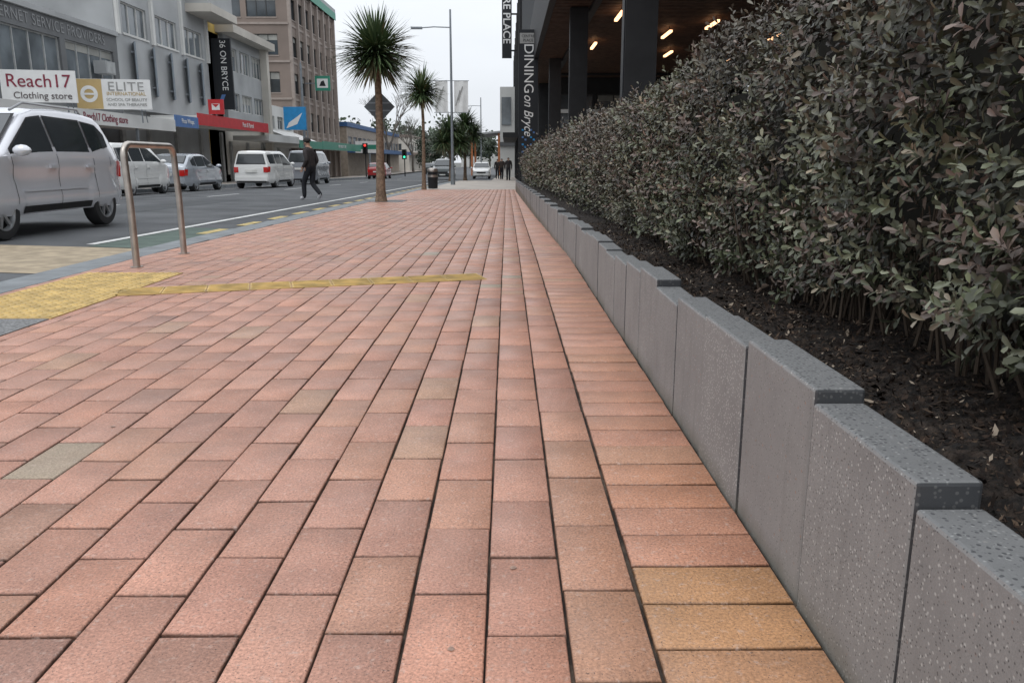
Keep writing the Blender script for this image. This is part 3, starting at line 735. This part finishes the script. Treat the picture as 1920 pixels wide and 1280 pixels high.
person('pedestrian.001',(.1,62,float(gz(62))),R(90),stand,[jack,trs,trs,skin,hair])
person('pedestrian.002',(-.45,68,float(gz(68))),R(80),stand,[brownj,trs,trs,skin,hair])
person('pedestrian.003',(-.85,72,float(gz(72))),R(-80),stand,[jack,trs,trs,skin,hair])

# ------------------------------------------------------------------ street furniture
def lamp(name,x,y,h,arm,side=-1,banners=False):
    z=float(gz(y)); e=empty(name,(x,y,z)); mb=MB()
    mb.cyl((0,0,0),(0,0,.9),.13,.12,M['galv'],14); mb.cyl((0,0,.9),(0,0,h),.085,.05,M['galv'],14)
    mb.tube([(0,0,h-.9),(side*arm*.5,0,h-.87),(side*arm,0,h-.93)],.03,M['galv'],8)
    mb.box(side*arm-.35,side*arm+.25,-.12,.12,h-.98,h-.88,M['galv'])
    if banners:
        for s in (1,-1):
            mb.tube([(0,0,5.5),(s*.95,0,5.5)],.018,M['galv'],6); mb.tube([(0,0,3.85),(s*.95,0,3.85)],.018,M['galv'],6)
    mb.make('pole_and_arm',e,smooth=True)
    if banners:
        mb=MB()
        for s in (1,-1):
            a,b_=(.14,.9) if s>0 else (-.88,-.2)
            n_=8
            for i in range(n_):
                x0=a+(b_-a)*i/n_; x1=a+(b_-a)*(i+1)/n_; f0=.05*math.sin(i*1.1); f1=.05*math.sin((i+1)*1.1)
                mb.quad((x0,f0,3.87),(x1,f1,3.87),(x1,f1*.3,5.48),(x0,f0*.3,5.48),M['signwhite'])
            for k in range(2):
                x0=a+.06+k*.14; mb.poly([(x0,-.06,4.2+.3*k),(x0+.06,-.06,4.2+.3*k),(x0+.3,-.06,5.0+.2*k),(x0+.24,-.06,5.0+.2*k)],M['lettergrey'])
        mb.make('banners',e)
    return e
lamp('street_lamp',-3.0,45,9.1,1.75,-1,True)
lamp('street_lamp.001',-2.9,92,8.6,1.6)
z=float(gz(63)); e=empty('utility_pole',(-15.5,63,z)); mb=MB(); mb.cyl((0,0,0),(0,0,8.6),.12,.08,M['galv'],12); mb.cyl((0,0,8.6),(0,0,8.75),.05,.03,M['galv'],8); mb.make('pole',e,smooth=True)
e=empty('traffic_sign',(-3.47,22.6,float(gz(22.6)))); mb=MB(); mb.cyl((0,0,0),(0,0,2.95),.03,.03,M['galv'],10)
r=.42; c=2.50
sgk=mat('sign_back_grey',(.10,.115,.125),.6)
mb.add([(-r,-.04,c),(0,-.04,c-r),(r,-.04,c),(0,-.04,c+r),(-r,-.036,c),(0,-.036,c-r),(r,-.036,c),(0,-.036,c+r)],[(0,1,2,3),(7,6,5,4),(0,4,5,1),(1,5,6,2),(2,6,7,3),(3,7,4,0)],sgk)
mb.box(-.3,.3,-.05,-.041,c+.08,c+.12,M['galv']); mb.box(-.3,.3,-.05,-.041,c-.12,c-.08,M['galv']); mb.make('pole_and_plate',e)
e=empty('litter_bin',(-3.25,35.6,float(gz(35.6)))); mb=MB()
mb.lathe([(0,.02),(.2,.02),(.21,.05),(.22,.72),(.22,.74)],M['charcoal'],20); mb.lathe([(.235,.74),(.24,.8),(.2,.87),(.1,.9),(0,.905)],M['steel'],20); mb.lathe([(.225,.5),(.228,.5),(.228,.6),(.225,.6)],M['steel'],20)
mb.make('bin_body',e,smooth=True)
glr=mat('signal_red',(.5,.01,.01),.3,emit=(1,.04,.03),es=2.5); glg=mat('signal_green',(.01,.4,.2),.3,emit=(.05,1,.5),es=2.0)
def signal(name,x,y,h,on,z=None):
    z=float(gz(y)) if z is None else z; e=empty(name,(x,y,z)); mb=MB(); mb.cyl((0,0,0),(0,0,h),.06,.055,M['charcoal'],10)
    mb.box(-.28,.28,-.16,-.13,h-.95,h+.15,M['black']); mb.box(-.17,.17,-.13,.1,h-.9,h+.1,M['black'])
    for i,c_ in enumerate(('r','y','g')):
        zz=h-.06-i*.32; m_=M['dark']
        if c_==on: m_=glr if on=='r' else glg
        mb.cyl((0,-.185,zz),(0,-.162,zz),.12,.12,m_,16)
        mb.lathe([(.13,0),(.13,.16)],M['black'],14,Matrix.Translation((0,-.162,zz))@Matrix.Rotation(R(90),4,'X'))
    mb.make('signal_head_and_pole',e)
signal('traffic_light',-15.2,88,3.4,'r'); signal('traffic_light.001',-11.9,95,2.9,'g'); signal('traffic_light.002',-15.0,99,2.4,'r')

# ------------------------------------------------------------------ buildings
def fac(mb,axis,base,u0,u1,z0,z1,cols_,rows,mw,mg,mf,thick=.3,mull=1,sill=None):
    def bx(a,b_,d0,d1,c_,d_,m_):
        if b_-a<1e-4 or d_-c_<1e-4: return
        if axis=='X': mb.box(base-d1,base-d0,a,b_,c_,d_,m_)
        else: mb.box(a,b_,base+d0,base+d1,c_,d_,m_)
    z=z0
    for (ra,rb) in rows+[(z1,z1)]:
        bx(u0,u1,0,thick,z,ra,mw); z=rb
    for (ra,rb) in rows:
        u=u0
        for ca,cb in cols_+[(u1,u1)]:
            bx(u,ca,.0,thick,ra,rb,mw); u=cb
        for ca,cb in cols_:
            bx(ca,cb,.16,.18,ra,rb,mg)
            bx(ca,cb,.10,.16,ra,ra+.06,mf); bx(ca,cb,.10,.16,rb-.06,rb,mf)
            bx(ca,ca+.05,.10,.16,ra+.06,rb-.06,mf); bx(cb-.05,cb,.10,.16,ra+.06,rb-.06,mf)
            for i in range(1,mull+1):
                uu=ca+(cb-ca)*i/(mull+1); bx(uu-.025,uu+.025,.10,.16,ra+.06,rb-.06,mf)
            if sill: bx(ca-.05,cb+.05,-.05,.1,ra-.09,ra-.002,sill)
            rr_=random.random()
            if rr_<.45: bx(ca+.06,cb-.06,.14,.155,rb-.06-(rb-ra)*random.uniform(.15,.5),rb-.065,blind)
def cols_n(u0,u1,n_,frac=.7):
    w_=(u1-u0)/n_; return [(u0+w_*(i+.5-frac/2),u0+w_*(i+.5+frac/2)) for i in range(n_)]
XF=-18.5
blind=mat('window_blind',(.30,.30,.28),.8,var=.15,scale=1)
cgrey=mat('render_dark_grey',(.13,.135,.14),.8,var=.15,scale=.6); lgrey=mat('render_light_grey',(.36,.37,.375),.8,var=.14,scale=.5); cream=mat('render_cream',(.50,.47,.42),.8,var=.12,scale=.5)
brown=mat('brown_cladding',(.22,.175,.15),.8,var=.12,scale=.4); yellow=mat('render_yellow',(.55,.38,.10),.8,var=.06); blueg=mat('render_blue_grey',(.22,.25,.28),.8,var=.08); offw=mat('render_offwhite',(.60,.60,.58),.8,var=.1,scale=.4)
fram=mat('window_frame_alu',(.36,.37,.37),.5); framd=mat('window_frame_dark',(.04,.04,.04),.5); bandm=mat('brown_band',(.32,.27,.24),.8,var=.08)
def shopfront(mb,y0,y1,z0,fz0,fz1,fm,deep=2.4):
    mb.box(XF-.45,XF-.40,y0,y1,z0,fz0,M['bglass']); 
    k=y0
    while k<y1-.4:
        mb.box(XF-.40,XF-.15,k,k+.35,z0,fz0,M['lettergrey']); mb.box(XF-.40,XF-.3,k+.35,min(k+3.6,y1),z0,z0+.5,cgrey); mb.box(XF-.40,XF-.34,k+1.9,k+1.98,z0+.5,fz0,fram); mb.box(XF-.40,XF-.32,k+.35,min(k+3.6,y1),fz0-.55,fz0-.45,fram); k+=3.6
    mb.box(XF,XF+deep,y0,y1,fz0+.08,fz1-.12,offw); mb.box(XF+deep,XF+deep+.06,y0,y1,fz0,fz1,fm)
gA=float(gz(35)); e=empty('grey_office_building',(0,0,0)); mb=MB()
fac(mb,'X',XF,12,40,4-1.1,6.65,[(12.4+i*4.6,12.4+i*4.6+4.2) for i in range(6)],[(4.1,5.9)],cgrey,M['bglass2'],fram,mull=3)
mb.box(XF-10,XF-.3,12,40,gA-.3,6.5,cgrey); mb.box(XF-10,XF+.12,11.9,40.05,6.65,6.85,lgrey)
shopfront(mb,12,40,gA-.1,2.3,2.85,offw)
for k in range(5): mb.box(XF+2.3,XF+2.4,14+k*5.5,14.1+k*5.5,gA-.1,2.3,M['galv'])
mb.box(XF,XF+.55,37.6,38.5,4.75,5.3,lgrey); mb.box(XF+.55,XF+.56,37.7,38.4,4.8,5.25,fram)
mb.box(XF-24,XF-6,14,42,gA,13.5,offw)
for k in range(5): mb.box(XF-6,XF-5.95,16+k*5,19+k*5,9.2,10.8,M['bglass2'])
for k,(c_,h_) in enumerate((('red',.5),('signwhite',.7),('blue',.45),('signwhite',.5),('tan',.6),('red',.4))):
    mb.box(XF-.2,XF-.1,25+k*2.4,26.7+k*2.4,1.55-h_*.3,1.55+h_*.5,M[c_])
mb.make('walls_windows_canopy',e)
text('fascia_lettering','INTERNET SERVICE PROVIDERS',(XF+.02,34.4,6.28),FX,.60,M['letterfascia'],e,sx=.98,sp=1.1)
text('canopy_lettering','Reach17 Clothing store',(XF+2.47,33.2,2.58),FX,.42,M['letterred'],e,sx=.9)
text('shop_lettering','ELITE',(XF+.0,36.2,1.9),FX,.4,M['signwhite'],e)
def board(name,x,y,z,w_,h_,rz_,fm=None):
    e=empty(name,(x,y,z),rz_); mb=MB(); mb.box(-w_/2,w_/2,0,.06,-h_/2,h_/2,M['signwhite'])
    for s in (-1,1): mb.tube([(s*w_*.35,.09,-h_/2-.55),(s*w_*.35,.09,h_/2)],.03,M['galv'],6); mb.tube([(s*w_*.35,.09,h_*.3),(s*w_*.35,.9,-h_/2-.5)],.02,M['galv'],6)
    mb.make('panel',e); return e
e=board('shop_sign',-16.35,29.2,3.46,2.4,1.08,R(12))
text('shop_name','Reach17',(0,-.01,.16),FY,.62,M['letterred'],e,sx=.98); text('shop_type','Clothing store',(.1,-.01,-.32),FY,.32,M['letterdark'],e)
e=board('school_sign',-16.6,35.2,3.66,2.95,1.22,R(10))
mb=MB(); mb.box(-1.47,-.45,-.012,-.001,-.6,.6,M['tan']); 
mb.lathe([(.2,0),(.34,0),(.34,.012),(.2,.012)],M['signwhite'],24,Matrix.Translation((-.96,-.013,.0))@Matrix.Rotation(R(90),4,'X')); mb.box(-1.25,-.67,-.03,-.0255,-.04,.04,M['signwhite']); mb.make('emblem_panel',e)
text('name','ELITE',(.5,-.01,.30),FY,.52,M['lettergrey'],e,sx=1.15,sp=1.05); text('name2','INTERNATIONAL',(.5,-.01,.02),FY,.2,M['tan'],e,sx=1.0); text('line1','SCHOOL OF BEAUTY',(.5,-.01,-.22),FY,.17,M['lettergrey'],e); text('line2','AND SPA THERAPIES',(.5,-.01,-.42),FY,.17,M['lettergrey'],e)
gB=float(gz(46)); e=empty('pale_office_building'); mb=MB()
fac(mb,'X',XF,40.05,52,3.4,13,cols_n(40.3,51.8,3,.72),[(6.95,8.4),(10.3,11.8)],lgrey,M['bglass2'],offw,mull=2,sill=offw)
mb.box(XF-12,XF-.3,40.05,52,gB-.3,12.9,lgrey)
for k in range(5):
    y=41.2+k*2.2; Mv=Matrix.Translation((XF+.35,y,0))@Matrix.Rotation(R(28),4,'Z'); mb.box(-.04,.04,0,1.15,4.2,6.6,blueg,Mv); mb.box(-.3,.0,.4,.5,4.6,4.7,M['galv'],Mv); mb.box(-.3,.0,.4,.5,6.1,6.2,M['galv'],Mv)
for k in range(4): mb.box(XF,XF+.14,40.1+k*3.9,40.35+k*3.9,6.8,13,offw)
mb.box(XF,XF+1.5,49,53.5,9.3,9.75,cream); mb.box(XF,XF+1.3,49.2,53.3,9.75,10.7,lgrey)
shopfront(mb,40.05,43,gB-.1,2.55,3.1,M['blue'])
shopfront(mb,43.0,55.5,gB-.1,2.75,3.35,M['red'])
mb.box(XF-3,XF-.3,52.02,55,gB,15,yellow); mb.box(XF-9,XF-3,52.02,56,gB,16,blueg)
mb.make('walls_windows_canopy',e)
text('canopy_lettering','Pizza Wraps',(XF+2.47,41.6,2.84),FX,.32,M['signwhite'],e); text('canopy_lettering_2','Post & Parcel',(XF+2.47,51.2,3.05),FX,.4,M['signwhite'],e)
e=empty('projecting_sign',(-16.2,46.2,0)); mb=MB(); mb.box(-.42,.42,0,.15,3.45,4.25,M['red']); mb.box(-.22,.22,-.012,-.001,3.68,4.02,M['signwhite']); mb.poly([(-.2,-.016,4.0),(0,-.016,3.82),(.2,-.016,4.0)],M['red']); mb.box(-.03,.03,.03,.09,2.9,3.45,M['galv']); mb.make('panel',e)
e=empty('vertical_sign',(-17.85,52.6,0)); mb=MB(); mb.box(-.6,.6,0,.2,4.1,8.35,M['signblack']); mb.make('panel',e)
text('lettering','36 ON BRYCE',(.1,-.01,6.75),FYD,.52,M['signwhite'],e,sx=.95); mb=MB(); 
mb.poly([(-.45,-.012,4.3),(-.2,-.012,4.3),(.1,-.012,5.0),(-.15,-.012,5.0)],M['blue']); mb.make('stripe_mark',e)
gC=float(gz(58)); e=empty('cream_shop_building'); mb=MB()
fac(mb,'X',XF,55.05,63.5,3.3,9.0,cols_n(55.2,63.3,3,.8),[(4.2,5.4),(6.8,8.3)],lgrey,M['bglass2'],offw,mull=2)
mb.box(XF-12,XF-.3,52.1,63.5,gC-.3,8.9,cream); mb.box(XF-12,XF+.9,54.5,63.9,9.0,9.5,cream); mb.box(XF,XF+.5,62.9,63.5,gC,9.0,cream)
shopfront(mb,55.55,63.5,gC-.1,2.2,2.7,offw)
mb.make('walls_windows_canopy',e)
e=empty('low_shop_building'); mb=MB()
fac(mb,'X',XF,63.55,71.5,2.8,5.2,cols_n(63.7,71.4,3,.7),[(3.4,4.4)],offw,M['bglass'],fram)
mb.box(XF-12,XF-.3,63.55,71.5,gC-.4,5.1,offw)
shopfront(mb,63.55,71.5,gC-.2,1.9,2.5,M['greens'])
for k in range(4): 
    y=63.8+k*1.95; mb.poly([(XF,y,3.3),(XF+2,y,2.55),(XF+2,y+1.8,2.55),(XF,y+1.8,3.3)],M['signwhite'])
mb.make('walls_windows_awnings',e)
gD=float(gz(80)); e=empty('brown_office_block'); mb=MB()
rows=[(3.6+3.05*i,5.3+3.05*i) for i in range(4)]
fac(mb,'X',XF,71.6,90,gD,16.0,cols_n(72.2,89.4,7,.68),rows,brown,M['bglass'],framd,mull=1,sill=bandm)
fac(mb,'Y',71.6,XF-16,XF-.3,gD,16.0,cols_n(XF-15.6,XF-.7,5,.84),rows,brown,M['bglass'],framd,mull=2,sill=bandm)
mb.box(XF-16,XF-.3,71.9,90,gD,15.9,brown)
for i in range(5): z=3.0+3.05*i; mb.box(XF-16,XF+.05,71.5,90.05,z,z+.18,bandm)
mb.box(XF-16.1,XF+.3,71.3,90.2,16,16.5,lgrey); mb.box(XF+.3,XF+.36,72,90,15.4,16.1,M['greens']); mb.box(XF-16,XF+.2,71.25,71.3,15.4,16.0,M['greens'])
for k in range(8): mb.box(XF,XF+.25,71.6+k*2.55,71.95+k*2.55,gD,16,bandm)
shopfront(mb,71.6,90,gD-.1,1.9,2.6,M['greens'])
mb.make('walls_windows_canopy',e)
text('lettering','HAIR  BEAUTY  CAFE',(XF+2.47,80,2.25),FX,.4,M['signwhite'],e)
e=empty('green_bank_sign',(-16.9,76.5,0)); mb=MB(); mb.box(-.68,.68,0,.2,7.2,8.5,M['greens']); mb.box(-.5,.5,-.012,-.001,7.45,8.25,M['signwhite']); mb.poly([(-.3,-.016,7.6),(.3,-.016,7.6),(.12,-.016,8.1),(-.12,-.016,8.0)],M['signblack']); mb.box(-1.6,-.68,.06,.12,7.8,7.9,M['galv']); mb.make('panel',e)
e=empty('blue_banner_sign',(-15.2,59.5,0)); mb=MB(); mb.box(-.85,.75,0,.05,3.1,4.7,M['cyan']); mb.poly([(-.7,-.01,3.2),(.1,-.01,3.5),(.5,-.01,4.3),(.1,-.01,4.0),(-.5,-.01,3.6)],M['signwhite']); mb.cyl((.8,.02,float(gz(59.5))),(.8,.02,4.8),.04,.04,M['galv'],8); mb.make('banner_and_pole',e)
def lowb(name,x0,x1,y0,y1,h,wm_,band,nw=8):
    g=float(gz(y0)); e=empty(name); mb=MB()
    fac(mb,'X',x1,y0,y1,g,h,cols_n(y0+.5,y1-.5,nw,.75),[(h-2.3,h-1.1)] if h>3.4 else [(g+.9,h-.8)],wm_,M['bglass'],fram,mull=1)
    fac(mb,'Y',y0,x0,x1-.3,g,h,cols_n(x0+.5,x1-.8,max(2,int((x1-x0)/3)),.7),[(h-2.3,h-1.1)] if h>3.4 else [(g+.9,h-.8)],wm_,M['bglass'],fram,mull=1)
    mb.box(x0,x1-.3,y0+.3,y1,g,h-.1,wm_); mb.box(x0-.1,x1+.15,y0-.15,y1,h,h+.5,band)
    mb.box(x1,x1+2.4,y0,y1,g+2.7,g+3.2,band); mb.make('walls_windows_roof',e)
bl=mat('blue_fascia',(.03,.09,.22),.6)
lowb('blue_shop_building',-34,XF,95,140,4.8,mat('wall_tan',(.3,.25,.2),.8),bl,14)
lowb('shop_building',-34,-17.5,146,190,5.0,cream,brown,10)
lowb('shop_building.001',-14,6,250,270,4.5,offw,cgrey,5)
lowb('shop_building.002',-60,-38,150,190,9,lgrey,cgrey,8)
e=empty('shop_sign.001',(-15.6,93,0)); mb=MB(); mb.box(-1.6,1.2,0,.2,1.8,3.1,M['signwhite']); mb.box(-1.5,1.1,-.01,-.001,2.2,2.7,M['greens']); mb.box(-.1,.1,.05,.15,float(gz(93)),1.8,M['galv']); mb.make('panel',e)
e=empty('red_mailbox',(-15.8,38.2,float(gz(38.2))+.02)); mb=MB(); mb.box(-.3,.3,-.3,.3,.12,1.15,M['red']); mb.box(-.34,.34,-.34,.34,1.15,1.25,M['red']); mb.box(-.22,.22,-.22,.22,0,.12,M['black']); mb.box(-.2,.2,-.31,-.301,.85,.9,M['black']); mb.box(-.2,.2,-.31,-.301,.5,.7,M['signwhite']); mb.make('mailbox_body',e,bevel=.02)

# ---- right side dining building
e=empty('dining_building'); mb=MB()
timber=mat('timber_slats',(.095,.055,.037),.6,var=.3,scale=5)
XR=1.25; ZC=5.5
for y in (14.2,26.2,38.6,50.5):
    mb.box(1.97,2.5,y-.2,y+.2,-.6,ZC+1.2,M['charcoal']); mb.box(1.95,1.969,y-.14,y+.14,-.6,ZC,M['signblack'])
mb.box(XR,XR+.2,3,52,ZC,ZC+2.4,M['charcoal']); mb.box(XR+.2,22,3,52,ZC+.35,ZC+2.3,M['charcoal'])
mb.box(2.55,2.75,3,52,ZC-.1,ZC+.35,M['charcoal'])
y=3.2
while y<52: mb.box(2.76,16,y,y+.09,ZC+.0,ZC+.14,timber); mb.box(1.46,2.54,y,y+.09,ZC+.0,ZC+.14,timber); y+=.24
for y in (8,20.2,44.5): mb.box(2.76,13.6,y,y+.3,ZC-.12,ZC-.002,M['charcoal'])
fac(mb,'Y',47,2.7,13.6,-.7,ZC+.35,cols_n(2.9,13.4,5,.9),[(-.3,2.4),(2.7,4.6)],M['charcoal'],M['bglass'],framd,mull=1)
mb.box(2.8,13.6,46.6,46.8,3.55,3.75,M['signwhite']); mb.box(2.8,13.6,46.7,46.8,2.75,3.2,M['kerb'])
fac(mb,'X',14,3,46.9,-.7,ZC+.35,cols_n(3.5,46.5,12,.88),[(0,4.3)],M['charcoal'],M['bglass'],framd,mull=1)
mb.box(14.02,14.3,3,47,-.7,ZC+.35,M['charcoal'])
mb.box(2.2,13.6,2,46.9,-.75,-.1,M['concrete'])
mb.make('structure',e)
lite=mat('linear_lamp',(1,.6,.35),.4,emit=(1,.55,.28),es=3.0); mb=MB()
for x,y in ((6.8,27.2),(6.8,34.6),(5.7,29.3),(3.4,32.2),(3.5,25.6),(3.0,36),(6.8,41),(9.8,30),(9.8,37),(3.5,19)):
    mb.box(x-.05,x+.05,y,y+1.6,ZC-.22,ZC-.15,lite); mb.box(x-.01,x+.01,y+.3,y+.32,ZC-.149,ZC-.001,M['charcoal'])
mb.make('ceiling_lamps',e)
e2=empty('shop_facade_building'); mb=MB()
wallr=mat('grey_panel',(.075,.078,.082),.7,var=.1,scale=.5)
mb.box(.95,14,52.3,110,-1.5,13,wallr)
for i in range(12):
    y=53+i*4.6; mb.box(.80,.949,y,y+.5,-1.2,13,M['charcoal']); mb.box(.90,.949,y+.7,y+4.2,-.6,2.2,M['bglass']); mb.box(.90,.949,y+.7,y+4.2,4.6,6.4,M['bglass'])
mb.box(-.3,.79,60,78,2.6,2.95,M['charcoal']); mb.box(-.7,.79,84,100,-1.2,8.2,offw); mb.box(-.75,.79,83.8,83.99,2.4,2.8,cgrey)
mb.box(-.55,.4,83.9,83.99,4.5,7.2,M['bglass2'])
mb.make('walls_windows_canopy',e2)
e=empty('dining_sign',(.99,38.5,0)); mb=MB(); mb.box(-.45,.45,0,.18,1.15,6.75,M['signblack']); mb.box(-.40,.36,-.012,-.001,6.15,6.6,M['lettergrey']); mb.box(.45,1.2,.05,.13,2.0,2.1,M['charcoal']); mb.box(.45,1.2,.05,.13,5.9,6.0,M['charcoal'])
for i in range(10):
    for j in range(5):
        if (i*7+j*5+i*j)%3==0: mb.box(-.3+j*.13,-.21+j*.13,-.012,-.001,1.3+i*.11,1.38+i*.11,M['cyan'] if (i+j)%2 else M['blue'])
mb.make('panel',e)
text('place_1','CENTRE',(-.02,-.015,6.46),FY,.16,M['signblack'],e); text('place_2','PLACE',(-.02,-.015,6.28),FY,.16,M['signblack'],e)
text('lettering','DINING',(.0,-.01,5.05),FYD,.62,M['signwhite'],e,sx=1.0); text('lettering_script','on Bryce',(-.0,-.01,3.0),FYD,.6,M['signwhite'],e,shear=.35,sx=.85)
e=empty('centre_sign',(.0,66,0)); mb=MB(); mb.box(-.38,.38,0,.25,8.8,17,M['signblack']); mb.box(.38,.85,.06,.16,9.3,9.42,M['charcoal']); mb.box(.38,.85,.06,.16,12,12.12,M['charcoal']); mb.make('panel',e)
text('lettering','CENTRE PLACE',(-.03,-.01,12.6),FYD,.8,M['signwhite'],e,bold=.01)
e=empty('street_canopy'); mb=MB(); g=float(gz(100)); mb.add([(-4.6,100,3.9),(-.75,100,4.3),(-.75,112,4.3),(-4.6,112,3.9),(-4.6,100,4.1),(-.75,100,4.5),(-.75,112,4.5),(-4.6,112,4.1)],[(0,3,2,1),(4,5,6,7),(0,1,5,4),(1,2,6,5),(2,3,7,6),(3,0,4,7)],lgrey)
op=mat('orange_post',(.45,.16,.06),.6)
for x in (-4.3,-1.0):
    for y in (100.3,111): mb.box(x-.12,x+.12,y,y+.25,g,4.2 if x>-2 else 3.9,op)
mb.make('roof_and_posts',e)

# ------------------------------------------------------------------ trees in the distance
twig=mat('bare_bark',(.11,.095,.08),.9)
def bare(name,x,y,h,seed):
    rd=random.Random(seed); e=empty(name,(x,y,float(gz(y)))); mb=MB()
    def br(p,d,L,r,k):
        q=p+d*L; mid=p+d*L*.5+Vector((rd.uniform(-1,1),rd.uniform(-1,1),0))*L*.06
        mb.tube([p,mid,q],[r,r*.8,r*.62],twig,5 if k<3 else 3)
        if k>=6: return
        for _ in range(3 if k<4 else 2):
            dd=(d+Vector((rd.uniform(-.7,.7),rd.uniform(-.7,.7),rd.uniform(-.1,.5)))).normalized(); br(q,dd,L*rd.uniform(.62,.85),r*.6,k+1)
    br(Vector((0,0,-.1)),Vector((0,0,1)),h*.24,h*.022,0); mb.make('trunk_and_branches',e)
bare('bare_tree',-17.0,118,15,3); bare('bare_tree.001',-15.5,135,11,8)
def crown_tree(name,items,seed):
    g=np.random.default_rng(seed); e=empty(name); Vs=[];Ts=[];Cs=[];o=0; mb=MB()
    for (x,y,h,r) in items:
        z0=float(gz(y)); mb.tube([(x,y,z0-.1),(x+.1,y,z0+h*.4),(x,y,z0+h*.75)],[h*.035,h*.025,h*.01],twig,7)
        nl=900
        cl=g.normal(0,.5,(14,3))*np.array([r,r,h*.32]); ci=g.integers(0,14,nl)
        P=np.array([x,y,z0+h*.6])+cl[ci]+g.normal(0,.22,(nl,3))*r
        P[:,2]=np.maximum(P[:,2],z0+.3)
        c=np.array([.06,.08,.05])*(.6+.9*g.random((14,1))[ci])*(.7+.5*g.random((nl,1)))
        V,T,C=leaves(P,g.normal(0,1,(nl,3)),g.normal(0,1,(nl,3)),np.full(nl,r*.22),np.full(nl,r*.12),c); Vs.append(V);Ts.append(T+o);Cs.append(C);o+=len(V)
    mb.make('trunks',e); fast('leaves',np.concatenate(Vs),np.concatenate(Ts),None,np.concatenate(Cs),lm,e)
crown_tree('distant_trees',[(-14,170,8,3),(-20,185,9,3.5),(-9,200,8,3.4),(-26,220,13,5),(-16,230,13,5),(-5,235,9,4),(3,240,9,4),(-34,230,12,5),(-48,240,14,6),(12,235,11,5)],4)
crown_tree('street_tree',[(-12.5,125,5.5,1.7)],9)

# ------------------------------------------------------------------ camera
cd=bpy.data.cameras.new('camera'); cam=bpy.data.objects.new('camera',cd); col.objects.link(cam)
cam.location=(0,0,.92); cam.rotation_euler=(R(90-12.76),0,R(-.35)); cd.sensor_width=36; cd.lens=28; cd.clip_end=2000; cd.clip_start=.02
sc.camera=cam
sc.view_settings.view_transform='Standard'; sc.view_settings.look='None'; sc.view_settings.exposure=0
